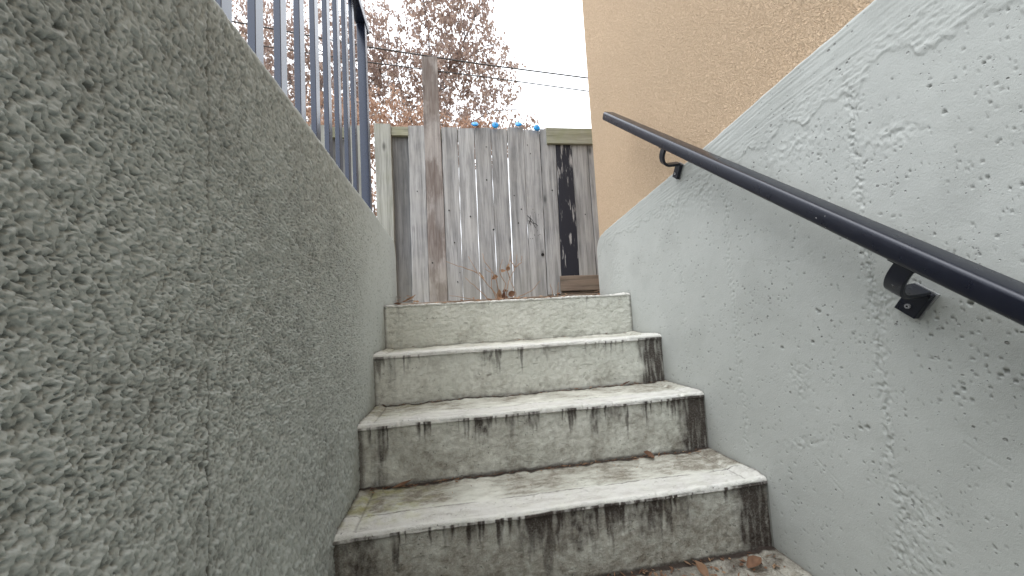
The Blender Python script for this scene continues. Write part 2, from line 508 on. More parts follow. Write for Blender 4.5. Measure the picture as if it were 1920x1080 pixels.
# ---- left wall: rough relief is real geometry on the face
def left_top(y):
    return .392 - .010 * sst(.7, 1.3, y) - .012 * sst(1.5, 2.1, y) - .06 * sst(2.09, 2.155, y) ** 2
def make_left_wall():
    YE = 2.155
    ys = 0.22 * (YE / 0.22) ** np.linspace(0, 1, 860)
    nrow = 740
    vt = np.linspace(0, 1, 4000); dens = .36 + 1.5 * np.exp(-((vt - .66) / .20) ** 2); cum = np.cumsum(dens); cum = (cum - cum[0]) / (cum[-1] - cum[0])
    vv = np.interp(np.linspace(0, 1, nrow), cum, vt)
    zb = -0.78
    U = np.tile(ys, (nrow, 1))
    Z = zb + vv[:, None] * (left_top(U) - .014 - zb)
    zs = zb + vv * (.368 - zb)
    rough = 1 - .86 * sst(.85, 1.6, U + .18 * perlin(U * 2.2, Z * 2.2, 3))
    wob = .0025 * perlin(U / .014, Z / .014, 77)
    n1 = fbm(U + wob, Z * 1.0, .020, 3, 1)
    n2 = fbm(U * 1.0 + wob, Z * 1.15 - wob, .0050, 2, 2, .65)
    n3 = fbm(U, Z, .0085, 2, 4, .6)
    blob = np.minimum(n2 * 1.1 + .12, .34)                 # flattened tops, open pits
    pock = sst(.30, .62, -n2) * sst(-.35, .15, fbm(U, Z, .06, 2, 33))
    H = rough * (.0026 * n1 + .0030 * blob + .0014 * n3) + .0010 * fbm(U, Z, .35, 2, 8)
    H -= rough * .0022 * pock                              # deep little pockets
    rs = np.random.RandomState(5)
    pits = []
    for _ in range(170):
        pits.append((rs.uniform(.25, 2.1), rs.uniform(-.7, .35), rs.uniform(.002, .005), rs.uniform(.002, .0055), rs.uniform(.003, .006)))
    for _ in range(2200):
        y = rs.uniform(.8, 2.12); pits.append((y, rs.uniform(-.75, .35), rs.uniform(.002, .0045), rs.uniform(.003, .008), rs.uniform(.0015, .004)))
    for (a, b, r) in ((.352, .085, .010), (.40, .155, .009), (.43, .13, .007), (.37, .14, .010), (.545, .055, .013), (.56, .05, .009), (.47, .19, .008), (.47, -.21, .01), (.52, -.235, .012), (.63, -.15, .011), (.345, .175, .007), (.33, .055, .008), (.48, .15, .007)):
        pits.append((a, b, r * .55, r * .5, .009))
    stamp_pits(H, ys, zs, pits)
    seam = np.exp(-((U - .533 - .0012 * perlin(Z / .05, Z * 0, 6)) / .0015) ** 2)
    H -= .0060 * seam * np.clip(sst(-.08, -.16, Z) + sst(.06, .11, Z) * .6, 0, 1)
    fade = sst(0, .02, YE - U) 
    H *= fade
    H *= (1 - .6 * sst(.012, 0, left_top(U) - .014 - Z))
    P = np.stack([H, U, Z], -1)
    # rounded top edge, flat top, end
    rows = []
    r = .014
    for a in np.linspace(18, 90, 5):
        t = math.radians(a)
        zt = left_top(ys) - r + r * math.sin(t)
        x = -r + r * math.cos(t) + H[-1] * math.cos(t)
        rows.append(np.stack([x, ys, zt + .0008 * perlin(ys / .02, ys * 0 + a, 12)], -1))
    for x0 in (-.05, -.20):
        rows.append(np.stack([np.full_like(ys, x0), ys, left_top(ys)], -1))
    rows.append(np.stack([np.full_like(ys, -.20), ys, np.full_like(ys, zb)], -1))
    P = np.concatenate([P, np.array(rows)], 0)
    nv, nu = P.shape[:2]
    endl = [j * nu + nu - 1 for j in range(nv)]
    dirt_shade = np.zeros((nv, nu))
    dirt_shade[:nrow] = rough * (.04 + .18 * sst(-.1, .6, fbm(U, Z, .16, 4, 21)) + .28 * np.clip(.1 - H * 400, 0, 1)) + .3 * np.clip(-H * 400 - .3, 0, 1)  # rough area and hollows: grime plus shade put into the colour
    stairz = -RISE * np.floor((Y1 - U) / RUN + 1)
    dirt_shade[:nrow] += .6 * np.exp(-np.clip(Z - np.minimum(stairz, 0), 0, 9) / .012) * (U > .5)
    dirt_shade[:nrow] += .8 * seam * np.clip(sst(-.08, -.16, Z) + sst(.06, .11, Z) * .5, 0, 1)
    me = grid_mesh('left_wall_face', P, extra=([], [tuple(endl[::-1])]), attrs={'dirt_shade': dirt_shade}, flip=True)
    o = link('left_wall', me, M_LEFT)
    # the parts of the wall below and behind the eye
    m = MB()
    m.box(-.2, -.004, .22, 2.15, -2.2, -.7801)
    m.box(-.2, 0, -1.9, .2199, -2.2, .392)
    b = m.build('wall_base', M_LEFT, o)
    tag(o, 'rough pitted grey painted concrete wall on the left of the stairs', 'wall')
make_left_wall()

# ---- right wall
RT_Y = np.array([-2, .3, .596, .823, 1.126, 1.439, 1.88, 2.005, 2.06, 2.10, 2.125, 2.137])
RT_Z = np.array([.60, .53, .510, .487, .451, .421, .378, .366, .354, .334, .306, .272])
def right_top(y): return np.interp(y, RT_Y, RT_Z)
def make_right_wall():
    YE = 2.137
    ys = 0.36 * (2.10 / 0.36) ** np.linspace(0, 1, 680)
    ys = np.concatenate([ys, np.linspace(2.104, YE, 12)])
    nrow = 500
    vv = np.linspace(0, 1, nrow)
    zb = -0.98
    U = np.tile(ys, (nrow, 1)); T = right_top(U)
    Z = zb + vv[:, None] * (T - .008 - zb)
    D = T - Z                                             # distance below the top edge
    # skim coat band along the top with ragged lower edge
    bnd = .125 + .035 * perlin(U / .22, U * 0, 3) + .025 * perlin(U / .07, U * 0 + 3, 5) + .012 * perlin(U / .02, U * 0, 6) - .05 * sst(1.3, 1.9, U) + .05 * sst(.75, .45, U)
    bnd = bnd + .018 * fbm(U, Z, .05, 3, 14)
    skim = sst(.004, -.004, D - bnd)
    stroke = perlin(U / .16 + D * 2, D / .0052, 7) + .6 * perlin(U / .10, D / .0026, 8)
    crumb = fbm(U * .8 + D * .9, D * 1.9, .013, 3, 9, .6)
    nearb = sst(.045, .10, D) * skim
    lo = .0008 * fbm(U, Z, .3, 2, 2) + .00025 * fbm(U, Z, .03, 3, 5)
    edge_ = np.exp(-((D - bnd + .004) / .006) ** 2) * sst(-.3, .4, perlin(U / .08, D * 0, 19))
    H = lo + .0012 * skim + .0010 * edge_ * skim + skim * (1 - nearb) * .0008 * stroke + nearb * (.0010 * np.clip(crumb, -.8, .25) + .0006 * stroke)
    # honeycombed vertical bands left by form joints
    def band(yc, w, z0, z1, amp, seed):
        nonlocal H
        c = yc + .012 * perlin(Z / .09, Z * 0, seed) + .006 * perlin(Z / .025, Z * 0, seed + 1)
        ww = w * (.75 + .6 * perlin(Z / .06, Z * 0 + 4, seed + 2))
        m_ = np.exp(-((U - c) / np.maximum(ww, .003)) ** 2) * sst(z0, z0 + .04, Z) * sst(z1, z1 - .04, Z)
        nn = fbm(U, Z, .010, 3, seed + 3, .65)
        H += m_ * amp * (np.clip(nn, -.6, .12) * .9 - .08)
    band(.665, .014, -.62, .40, .0050, 40)
    band(.645, .032, -.14, -.04, .0036, 47)
    band(.640, .045, -.75, -.42, .0028, 49)
    band(1.06, .016, -.55, .33, .0028, 60)
    band(1.32, .012, -.45, .25, .0020, 64)
    band(.86, .030, -.34, -.22, .0032, 67)
    # rough clump patches
    for (yc, zc, ry, rz, am, sd) in ((.80, .30, .10, .035, .0016, 90), (.60, .23, .05, .02, .0025, 91), (1.35, .30, .10, .05, .0014, 92), (.86, -.43, .05, .015, .002, 93), (1.9, .12, .1, .2, .0008, 94), (1.15, .30, .05, .06, .0018, 95)):
        m_ = np.exp(-((U - yc) / ry) ** 2 - ((Z - zc + .5 * (U - yc) * (sd == 93)) / rz) ** 2)
        H += m_ * am * fbm(U, Z, .014, 3, sd, .6)
    # a few gouges
    for (y0, z0, y1, z1, w, dp) in ((.83, -.46, .76, -.53, .0012, .0016), (.825, -.465, .77, -.50, .001, .0012), (.84, -.45, .79, -.49, .001, .001), (.55, -.33, .50, -.36, .0012, .0014), (.82, .02, 1.0, .05, .001, .0006), (.62, -.50, .57, -.53, .001, .0012), (.48, -.34, .47, -.40, .001, .001)):
        dy, dz = y1 - y0, z1 - z0; L = math.hypot(dy, dz)
        t = np.clip(((U - y0) * dy + (Z - z0) * dz) / L ** 2, 0, 1)
        dist = np.hypot(U - y0 - t * dy, Z - z0 - t * dz + .002 * np.sin(t * 5))
        H -= dp * np.exp(-(dist / w) ** 2)
    rs = np.random.RandomState(8)
    pits = []
    for _ in range(3600):
        y = .38 * (2.1 / .38) ** rs.rand(); r = rs.uniform(.0007, .0019) * (1 + .45 * y)
        z = rs.uniform(-.95, .32)
        if perlin(np.array([y / .16]), np.array([z / .16]), 55)[0] < -.05 and rs.rand() < .6: continue
        pits.append((y, z, r * rs.uniform(.8, 1.8), r, rs.uniform(.0010, .0026)))
    for _ in range(46):
        r = rs.uniform(.0022, .0038)
        pits.append((rs.uniform(.42, 1.7), rs.uniform(-.8, .25), r * rs.uniform(.9, 1.3), r, rs.uniform(.002, .005)))
    for (a, b, r) in ((.505, -.115, .0085), (.516, -.120, .007), (.485, -.225, .007), (.492, -.232, .006), (.575, -.172, .0052), (.81, -.185, .0075), (.90, -.20, .008), (.705, -.36, .008), (.72, -.365, .007), (.785, -.115, .008), (.79, -.11, .006), (.54, -.26, .006), (.55, -.27, .006), (.42, .05, .006), (.46, .245, .004), (.53, .255, .005), (.515, .20, .006)):
        pits.append((a, b, r * .7, r * .5, .0042))
    zs = zb + vv * (.42 - zb)
    Hp = np.zeros_like(H)
    zs_c = zb + vv * (np.interp(1.0, RT_Y, RT_Z) - zb)
    stamp_pits(Hp, ys, zs_c, pits)
    H += Hp * (1 - .5 * skim)
    H *= sst(0, .02, YE - U)
    P = np.stack([WID - H, U, Z], -1)
    rows = []
    r = .008
    for a in np.linspace(20, 90, 4):
        t = math.radians(a)
        rows.append(np.stack([WID + r - r * math.cos(t) - H[-1] * math.cos(t), ys, right_top(ys) - r + r * math.sin(t) + .0022 * perlin(ys / .05, ys * 0, 61)], -1))
    rows.append(np.stack([np.full_like(ys, WID + .0345), ys, right_top(ys)+ .0022 * perlin(ys / .05, ys * 0, 61)], -1))
    P = np.concatenate([P, np.array(rows)], 0)
    nv, nu = P.shape[:2]
    dirt_shade = np.zeros((nv, nu))
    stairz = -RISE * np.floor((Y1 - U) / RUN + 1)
    dirt_shade[:nrow] = .10 * sst(.2, .7, fbm(U, Z, .2, 4, 23)) + .75 * np.exp(-np.clip(Z - np.minimum(stairz, 0), 0, 9) / .010) + np.clip(-Hp * 250, 0, .55) + .12 * skim * np.clip(-crumb, 0, 1)
    end = [j * nu + nu - 1 for j in range(nv)]
    ev = [(WID + .0345, YE, zb)]
    me = grid_mesh('right_wall', P, extra=(ev, [tuple(end + [-1])]), attrs={'dirt_shade': dirt_shade})
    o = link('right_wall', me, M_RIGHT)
    m = MB()
    m.box(WID, WID + .0345, .36, 2.137, -2.2, -.9801)
    m.box(WID, WID + .0345, -1.9, .3599, -2.2, .53)
    m.build('wall_base', M_RIGHT, o)
    tag(o, 'smooth pale grey painted concrete wall carrying the black handrail', 'wall')
make_right_wall()

# ---- tan stucco building standing on the right wall
def make_building():
    root = empty('stucco_building', (WID + .035, 2.172, -2.2))
    m = MB()
    x0, x1, y0, y1 = WID + .035, WID + 4.8, -3.4, 2.172
    m.prism([(x0, y0), (x1, y0), (x1, y1), (x0 + .006, y1), (x0, y1 - .006)], -2.2, 5.2)
    w = m.build('wall', M_STUCCO); child(w, root)
    m = MB()
    m.box(x0 - .12, x1 + .12, y0 - .12, y1 + .12, 5.2003, 5.4)
    child(m.build('roof_edge', M_PLATE), root)
    tag(root, 'tan stucco building rising above the right concrete wall', 'building')
make_building()

def make_back():
    o = MB(); o.box(-.2, WID + .03, -2.1, -1.9003, -2.2, -.03)
    w = o.build('back_wall', M_LEFT)
    tag(w, 'painted concrete wall closing the stairwell behind the viewer', 'wall')
    f = MB(); f.box(.0005, WID - .0005, -1.9, -.25, -1.75, -1.7)
    fl = f.build('stairwell_floor', M_SOIL); tag(fl, 'concrete floor at the foot of the stairs', None, kind='structure')
make_back()

# ---- staircase
def make_stairs():
    root = empty('concrete_staircase', (WID / 2, Y1, 0))
    tag(root, 'painted concrete staircase with dark drip stains on its risers', 'staircase')
    nx = 400
    for k in range(5):
        y0 = Y1 - k * RUN; z0 = -k * RISE
        xs = np.linspace(-.002, WID + .002, nx)
        # profile: riser bottom -> nosing -> tread back
        pr = []                                            # (y, z, ny, nz, d_riser, d_tread)
        lipz = .016 if k else .004
        for z in np.linspace(-RISE - .004, -lipz - .004, 62): pr.append((y0 + .006, z0 + z, -1, 0))
        for t in np.linspace(0, 1, 5)[1:]: pr.append((y0 + .006 - .006 * t * (1 if k else .3), z0 - lipz - .004 + .004 * t, -.8, -.5))
        yl = 0 if k else .004
        r = .010
        for z in np.linspace(-lipz + .002, -r, 5): pr.append((y0 + yl, z0 + z, -1, 0))
        for a in np.linspace(15, 90, 6):
            t = math.radians(a); pr.append((y0 + yl + r - r * math.cos(t), z0 - r + r * math.sin(t), -math.cos(t), math.sin(t)))
        for y in np.linspace(.014, RUN + .012, 112 if k < 4 else 60): pr.append((y0 + y, z0 - .003 * (y / RUN), 0, 1))
        pr = np.array(pr); nv = len(pr)
        X = np.tile(xs, (nv, 1)); PY = np.tile(pr[:, :1], (1, nx)); PZ = np.tile(pr[:, 1:2], (1, nx))
        NY = np.tile(pr[:, 2:3], (1, nx)); NZ = np.tile(pr[:, 3:4], (1, nx))
        isr = (NZ < .1); dn = z0 - PZ; dt = PY - y0
        arc = np.where(isr, PZ, dt + z0 + .3)
        tread = np.clip(NZ, 0, 1) * (dt > .012)
        S = 1000 * k + 100
        H = .0018 * fbm(X, arc, .12, 3, S) + .0012 * fbm(X, arc, .02, 3, S + 1) + (.0010 if k == 0 else .0005) * fbm(X, arc * 1.4, .009, 2, S + 2)
        if k == 0: H += .0016 * np.clip(fbm(X, arc * 2.2, .035, 3, S + 3), -.6, .2)
        # groove behind the nosing strip and crack along the sides
        gp = .088 + .004 * perlin(X / .3, X * 0, S + 5) + .0018 * perlin(X / .04, X * 0, S + 6)
        gv = np.exp(-((dt - gp) / .0023) ** 2) * tread * sst(-.25, .05, perlin(X / .16, X * 0, S + 7))
        H -= .0045 * gv
        sideR = WID - X; sideL = X
        curb = (sst(.055, .042, sideR + .004 * perlin(dt / .03, dt * 0, S + 8)) + .8 * sst(.040, .028, sideL + .003 * perlin(dt / .03, dt * 0, S + 9))) * tread
        H += .006 * curb * sst(0, .03, dt) + curb * .0016 * fbm(X, arc, .02, 3, S + 10)
        back = sst(RUN - .05, RUN - .01, dt) * tread
        H += back * (.003 + .004 * fbm(X, X * 0 + 1, .06, 3, S + 11))
        ck = np.exp(-((sideR - .058) / .0016) ** 2) * tread + np.exp(-((sideL - .043) / .0016) ** 2) * tread
        H -= .003 * ck
        # chips in the nosing edge, wavy nosing
        edge = np.exp(-(dn / .03) ** 2 - (dt / .02) ** 2)
        wav = .0035 * perlin(X / .33, X * 0, S + 12) + .0014 * perlin(X / .07, X * 0, S + 13)
        chips = -.004 * sst(.32, .6, perlin(X / .035, X * 0 + 2, S + 14)) * edge
        lip_n = .0035 * perlin(X / .05, X * 0, S + 15) * edge
        PYd = PY + NY * (H + chips + lip_n * .5); PZd = PZ + NZ * (H + chips) + wav * np.clip(1 - dn / .06, 0, 1) * (dt < .15) * np.clip(1 - np.maximum(dt, 0) / .15, 0, 1)
        # ragged bead under the lip
        if k:
            lipmask = np.exp(-((dn - lipz) / .005) ** 2) * (NZ < .05)
            PYd -= lipmask * .0022 * (.6 + perlin(X / .06, X * 0, S + 16))
        P = np.stack([X, PYd, PZd], -1)
        # ---- wear attributes, plus contact shade coloured into the side corners
        amt = [.10, .42, .72, 1.0, 1.0][k]
        def n1(wl, s): return perlin(X / wl, X * 0 + .37, S + s)
        xw = X + .0022 * perlin(X / .02, dn / .04, S + 19) + .0010 * perlin(X / .006, dn / .012, S + 18)
        drip = .45 + .75 * perlin(xw / .06, xw * 0 + .37, S + 20) + .75 * perlin(xw / .022, xw * 0 + .31, S + 21) + .8 * perlin(xw / .009, xw * 0 + .43, S + 22) + .5 * n1(.21, 23)
        base = [-.75, -.38, .0, .38, .3][k] + (.30 * sst(.45, .7, X) if k == 2 else 0)
        Lr = np.clip(drip + base - .45, 0, 1.6) * (.085 + .05 * n1(.12, 51)) * (1.0 if k else .5)
        st = isr * sst(-.020, .034, Lr - np.maximum(dn - lipz, 0)) * sst(.0, .03, Lr) * (1 - .45 * np.clip((dn - lipz) / .1, 0, 1))
        st *= .35 + .65 * sst(-.3, .5, perlin(xw / .012, dn / .06, S + 24) + .4)
        # broad stains where water has run longest
        for (bx, bw_, bl, bs) in {1: [(.43, .035, .085, .9), (.455, .012, .15, .6), (.66, .025, .06, .7), (.90, .012, .05, .5)],
                                  2: [(.375, .028, .12, 1.), (.47, .012, .09, .7), (.53, .03, .06, .6), (.75, .022, .13, .9), (.82, .035, .08, .8), (.93, .012, .11, .7)],
                                  3: [(.06, .05, .19, .8), (.48, .045, .11, 1.), (.60, .06, .15, .9), (.71, .035, .10, .9), (.80, .05, .13, .8), (.90, .02, .16, .6), (.33, .02, .06, .6)]}.get(k, []):
            ln = bl * (1 + .45 * perlin(xw / .008, xw * 0 + bx, S + 60) + .4 * perlin(xw / .02, xw * 0 + bx, S + 61))
            bb = np.exp(-np.abs((xw - bx + .006 * perlin(dn / .02, dn * 0 + bx, S + 62)) / bw_) ** 3) * sst(ln, ln * .25, dn - lipz) * bs
            bb = bb * (.62 + .6 * fbm(xw, dn * .5, .016, 3, S + 63))
            st = np.maximum(st, isr * np.clip(bb, 0, 1))
        # heavy stains by both ends
        jag = .018 * perlin(xw / .02, dn / .05, S + 25) + .03 * perlin(dn / .05, dn * 0, S + 26)
        rt = sst(.125, .060, sideR + jag) * (.75 + .6 * perlin(xw / .010, dn / .09, S + 27) + .25) * (1 if k else 0)
        rt = rt * ([0, 1, 1, 1, 1][k])
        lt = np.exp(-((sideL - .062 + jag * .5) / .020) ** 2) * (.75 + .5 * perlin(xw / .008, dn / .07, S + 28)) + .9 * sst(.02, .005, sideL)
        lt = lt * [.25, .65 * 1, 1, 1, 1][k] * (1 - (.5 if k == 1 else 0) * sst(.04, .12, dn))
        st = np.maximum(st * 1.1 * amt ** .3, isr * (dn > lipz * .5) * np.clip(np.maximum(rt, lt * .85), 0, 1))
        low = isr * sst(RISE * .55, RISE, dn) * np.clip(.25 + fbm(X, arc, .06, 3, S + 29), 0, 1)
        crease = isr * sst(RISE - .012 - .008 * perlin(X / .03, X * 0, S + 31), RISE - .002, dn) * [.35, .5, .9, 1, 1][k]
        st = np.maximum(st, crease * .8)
        st = np.maximum(st, gv * 1.0); st = np.maximum(st, ck * .8); st = np.maximum(st, tread * .75 * sst(.012 + .008 * perlin(dt / .03, dt * 0, S + 50), 0, np.minimum(sideR, sideL))); st = np.maximum(st, isr * .6 * sst(.012, .002, np.minimum(sideR, sideL)))  # tread and riser ends by the walls: contact shade put into the colour
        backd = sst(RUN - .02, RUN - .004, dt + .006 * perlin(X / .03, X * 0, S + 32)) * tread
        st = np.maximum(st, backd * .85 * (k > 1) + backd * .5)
        # soft brown scum across the treads
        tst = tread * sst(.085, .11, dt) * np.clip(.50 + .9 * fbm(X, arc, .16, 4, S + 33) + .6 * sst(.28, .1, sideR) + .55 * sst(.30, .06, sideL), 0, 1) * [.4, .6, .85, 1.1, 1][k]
        tst = np.clip(tst * (.62 + .35 * fbm(X * .6, arc * 1.2, .030, 5, S + 34, .7)), 0, 1) + tread * (.10 + .22 * sst(-.3, .9, fbm(X * .5, arc * 1.8, .05, 5, S + 45, .7)))
        dirt_shade = isr * np.clip([-.05, .06, .32, .62, .7][k] + .28 * fbm(X, arc, .11, 4, S + 35) + .25 * fbm(X, arc, .02, 3, S + 44) + .35 * low, 0, 1) + np.clip(tst, 0, 1)
        dirt_shade += isr * (dn < lipz) * -.4
        dirt_shade = np.clip(dirt_shade, 0, 1)
        if k == 4: st = np.maximum(st, tread * np.clip(.35 + .6 * fbm(X, arc, .08, 3, S + 36), 0, .7)); dirt_shade = np.maximum(dirt_shade, tread * .7)
        nose = np.clip((dn < lipz + .004) * isr * .9 + (~isr) * sst(.10, .08, dt) * (.9 if k < 4 else .3), 0, 1) * np.clip(.75 + .4 * fbm(X, arc, .05, 3, S + 37), .3, 1)
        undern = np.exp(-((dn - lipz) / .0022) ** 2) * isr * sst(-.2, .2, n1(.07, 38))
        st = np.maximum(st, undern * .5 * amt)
        moss = tread * sst(.30, .04, sideL) * sst(.02, .05, dt) * np.clip(.5 + fbm(X, arc, .05, 3, S + 39), 0, 1) * (1 if k == 3 else .35)
        me = grid_mesh('step', P, attrs={'stain_shade': st, 'dirt_shade': dirt_shade, 'nose': nose, 'moss': moss}, flip=False)
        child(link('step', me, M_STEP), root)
    for k in range(5, 9):                                  # behind and under the camera
        m = MB(); y0 = Y1 - k * RUN
        m.box(0.0005, WID - .0005, y0, y0 + RUN, -2.1, -k * RISE)
        child(m.build('step', M_STEP), root)
make_stairs()

# ================================================================== FENCE
FENCE = empty('wooden_fence', (.5, YF, 0))
tag(FENCE, 'weathered grey wooden board fence at the top of the stairs', 'fence')
def board(name, xb0, xb1, zb, xt0, xt1, zt, y, mat, th=.019, tint=1.0, label=None, tilt=0.0, warp=0.0):
    """board with slightly irregular long edges and eased corners"""
    rs = random.Random(int((xt0 + 5) * 1000) + int(zb * 100))
    N = 26; vs = []; fs = []
    e = .003; jl = jr = 0
    for i in range(N):
        t = i / (N - 1); z = zb + (zt - zb) * t
        jl = jl * .6 + rs.uniform(-.0016, .0016); jr = jr * .6 + rs.uniform(-.0016, .0016)
        a = xb0 - .0008 + (xt0 - xb0) * t + jl; b = xb1 + .0008 + (xt1 - xb1) * t + jr
        yy = y + tilt * t + warp * math.sin(math.pi * t)
        za = z + (rs.uniform(-.004, .004) if i == N - 1 else 0); zc = z + (rs.uniform(-.004, .004) if i == N - 1 else 0)
        vs += [(a + e, yy, za), (b - e, yy, zc), (b, yy + e, zc), (b, yy + th, zc), (a, yy + th, za), (a, yy + e, za)]
    for i in range(N - 1):
        for k in range(6):
            fs.append((i * 6 + k, i * 6 + (k + 1) % 6, (i + 1) * 6 + (k + 1) % 6, (i + 1) * 6 + k))
    fs.append((5, 4, 3, 2, 1, 0)); fs.append(tuple((N - 1) * 6 + k for k in range(6)))
    m = MB(); m.add(vs, fs)
    o = m.build(name, mat); child(o, FENCE)
    c = tint if isinstance(tint, tuple) else (tint, tint, tint)
    o.color = (*c, 1)
    if label: o['label'] = label
    return o
Y = YF
B = [  # name, bottom x0 x1 z, top x0 x1 z, y, mat, tint
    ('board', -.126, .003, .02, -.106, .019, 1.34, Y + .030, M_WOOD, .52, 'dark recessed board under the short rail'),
    ('board', .005, .125, .02, .022, .140, 1.414, Y, M_WOOD, 1.08, None),
    ('board', .262, .374, .02, .270, .391, 1.409, Y, M_WOOD, 1.00, None),
    ('board', .377, .504, .02, .396, .521, 1.400, Y + .003, M_WOOD, 1.06, None),
    ('board', .509, .633, .02, .526, .651, 1.408, Y - .002, M_WOOD, .92, None),
    ('board', .638, .760, .02, .656, .781, 1.396, Y + .002, M_WOOD, 1.00, None),
    ('board', .766, .896, .02, .788, .910, 1.416, Y, M_WOOD, .98, None),
    ('board', .901, 1.026, .02, .914, 1.046, 1.396, Y + .002, M_WOOD, 1.08, None),
    ('board', 1.033, 1.146, .07, 1.052, 1.175, 1.403, Y, M_WOOD, .96, None),
    ('board', 1.298, 1.439, .08, 1.310, 1.439, 1.395, Y + .001, M_WOOD, .90, None),
    ('board', 1.446, 1.575, .08, 1.444, 1.575, 1.395, Y + .004, M_WOOD, 1.00, None),
    ('board', 1.58, 1.71, .08, 1.58, 1.71, 1.395, Y + .004, M_WOOD, .94, None),
]
for (nm, a, b, zb, c, d, zt, y, mt, ti, lb) in B:
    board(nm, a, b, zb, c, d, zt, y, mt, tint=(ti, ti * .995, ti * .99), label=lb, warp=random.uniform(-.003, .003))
board('board', .129, .262, .01, .145, .262, 1.968, Y - .006, M_WOODT, th=.026, label='tall brown-stained board standing above the others')
board('board', 1.151, 1.296, .10, 1.177, 1.305, 1.30, Y, M_BLACKB, label='board with worn black paint')
board('fence_post', -.222, -.110, -.2, -.226, -.107, 1.412, Y - .02, M_WOODG, th=.10, label='greenish grey corner post')
# boards on the far side that close some of the gaps
for (a, b) in ((-.13, -.02), (.08, .20), (.215, .33), (.985, 1.10), (1.11, 1.21), (1.35, 1.50), (1.505, 1.62)):
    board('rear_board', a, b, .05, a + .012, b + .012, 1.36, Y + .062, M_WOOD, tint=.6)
def hboard(name, x0, x1, z0, z1, y, mat, th, dz=0., tint=1., label=None):
    m = MB(); e = .003
    vs = []
    for i, x in enumerate((x0, x0 + (x1 - x0) * .33, x0 + (x1 - x0) * .66, x1)):
        o = dz * (x - x0) / (x1 - x0); j = random.uniform(-.001, .001)
        vs += [(x, y, z0 + e + o + j), (x, y + e, z0 + o + j), (x, y + th, z0 + o + j), (x, y + th, z1 + o + j), (x, y + e, z1 + o + j), (x, y, z1 - e + o + j)]
    fs = []
    for i in range(3):
        for k in range(6): fs.append((i * 6 + k, i * 6 + (k + 1) % 6, (i + 1) * 6 + (k + 1) % 6, (i + 1) * 6 + k))
    fs += [(5, 4, 3, 2, 1, 0), tuple(18 + k for k in range(6))]
    m.add(vs, fs); o = m.build(name, mat); child(o, FENCE); o.color = (tint, tint, tint, 1)
    if label: o['label'] = label
    return o
hboard('rail', -.104, .020, 1.333, 1.403, Y - .004, M_WOODH, .03, tint=.95, label='short weathered rail piece beside the post')
hboard('rail', .023, 1.05, 1.315, 1.398, Y + .0215, M_WOODH, .038, tint=.8)
hboard('top_board', 1.098, 1.76, 1.276, 1.407, Y - .024, M_WOODH, .022, dz=-.004, tint=1.0, label='pale green horizontal board across the top right')
hboard('kick_board', 1.133, 1.60, .090, .210, Y - .024, M_WOODB, .022, dz=-.004, tint=1.15, label='brown horizontal board low on the right')
hboard('kick_board', 1.135, 1.60, .0, .082, Y - .005, M_WOODB, .02, dz=0, tint=.9)
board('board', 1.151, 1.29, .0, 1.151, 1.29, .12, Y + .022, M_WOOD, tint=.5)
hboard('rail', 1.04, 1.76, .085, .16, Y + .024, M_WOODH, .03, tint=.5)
hboard('base_board', -.10, 1.70, -.10, .056, Y - .026, M_WOODB, .02, dz=.006, tint=1.25, label='damp brown board along the foot of the fence')
# bay on the left of the post, seen between the railing bars
hboard('rail', -1.75, -.262, 1.312, 1.392, Y - .004, M_WOODH, .03, tint=.85)
xx = -.272
i = 0
while xx > -1.75:
    w = .128
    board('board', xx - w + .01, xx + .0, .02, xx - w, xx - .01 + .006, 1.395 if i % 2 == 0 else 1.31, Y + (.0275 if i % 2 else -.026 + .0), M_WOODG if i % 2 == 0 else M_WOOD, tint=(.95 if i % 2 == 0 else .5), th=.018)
    xx -= .136; i += 1
m = MB(); m.tube([(-.262, Y - .01, -.05), (-.240, Y - .015, .45), (-.244, Y - .01, .8)], [.010, .009, .007], 6)
child(m.build('brace', M_WOODB), FENCE)
# knot holes as black discs painted for the shade inside; nail heads
def disc(name, x, z, y, r, mat, parent, seg=10, dep=.004):
    m = MB(); vs = [(x + r * math.cos(2 * math.pi * k / seg), y, z + r * math.sin(2 * math.pi * k / seg)) for k in range(seg)]
    vs2 = [(a, y + dep, c) for a, b, c in vs]
    m.add(vs + vs2, [tuple(range(seg)), tuple(range(seg, 2 * seg))[::-1]] + [(k, (k + 1) % seg, seg + (k + 1) % seg, seg + k) for k in range(seg)])
    o = m.build(name, mat); child(o, parent); return o
disc('knot_hole_disc', 1.009, .386, Y + .0005, .0125, M_HOLE, FENCE)
disc('knot_hole_disc', .633, .592, Y - .0030, .0075, M_HOLE, FENCE)
disc('knot_hole_disc', .60, .985, Y - .0036, .006, M_HOLE, FENCE)
for (x, z) in ((.30, .75), (.61, 1.25), (.46, .7), (.81, .86), (.83, .64), (.86, .75), (.94, 1.27), (.96, 1.2), (1.12, .9), (1.38, .7), (.16, .35), (.07, .9), (.36, .27), (.33, .5), (.34, .2)):
    disc('nail_head', x, z, Y - .009 if .13 < x < .26 else Y - .0042, random.uniform(.003, .0055), M_HOLE, FENCE, 7, .006)
# dark scribble scored into one board
for (x0, z0, x1, z1) in ((.905, .70, .935, .645), (.915, .69, .955, .635), (.94, .64, .985, .615), (.91, .66, .93, .62), (.93, .70, .915, .63), (.925, .655, .965, .60)):
    m = MB(); m.tube([(x0, Y + .0015, z0), ((x0 + x1) / 2 + .004, Y + .0005, (z0 + z1) / 2 + .006), (x1, Y + .0015, z1)], .0018, 5)
    child(m.build('score_mark', M_HOLE), FENCE)
for k in range(16):
    disc('speck', random.uniform(.915, 1.0), random.uniform(.49, .76), Y + .0002, random.uniform(.0018, .0034), M_HOLE, FENCE, 6, .003)

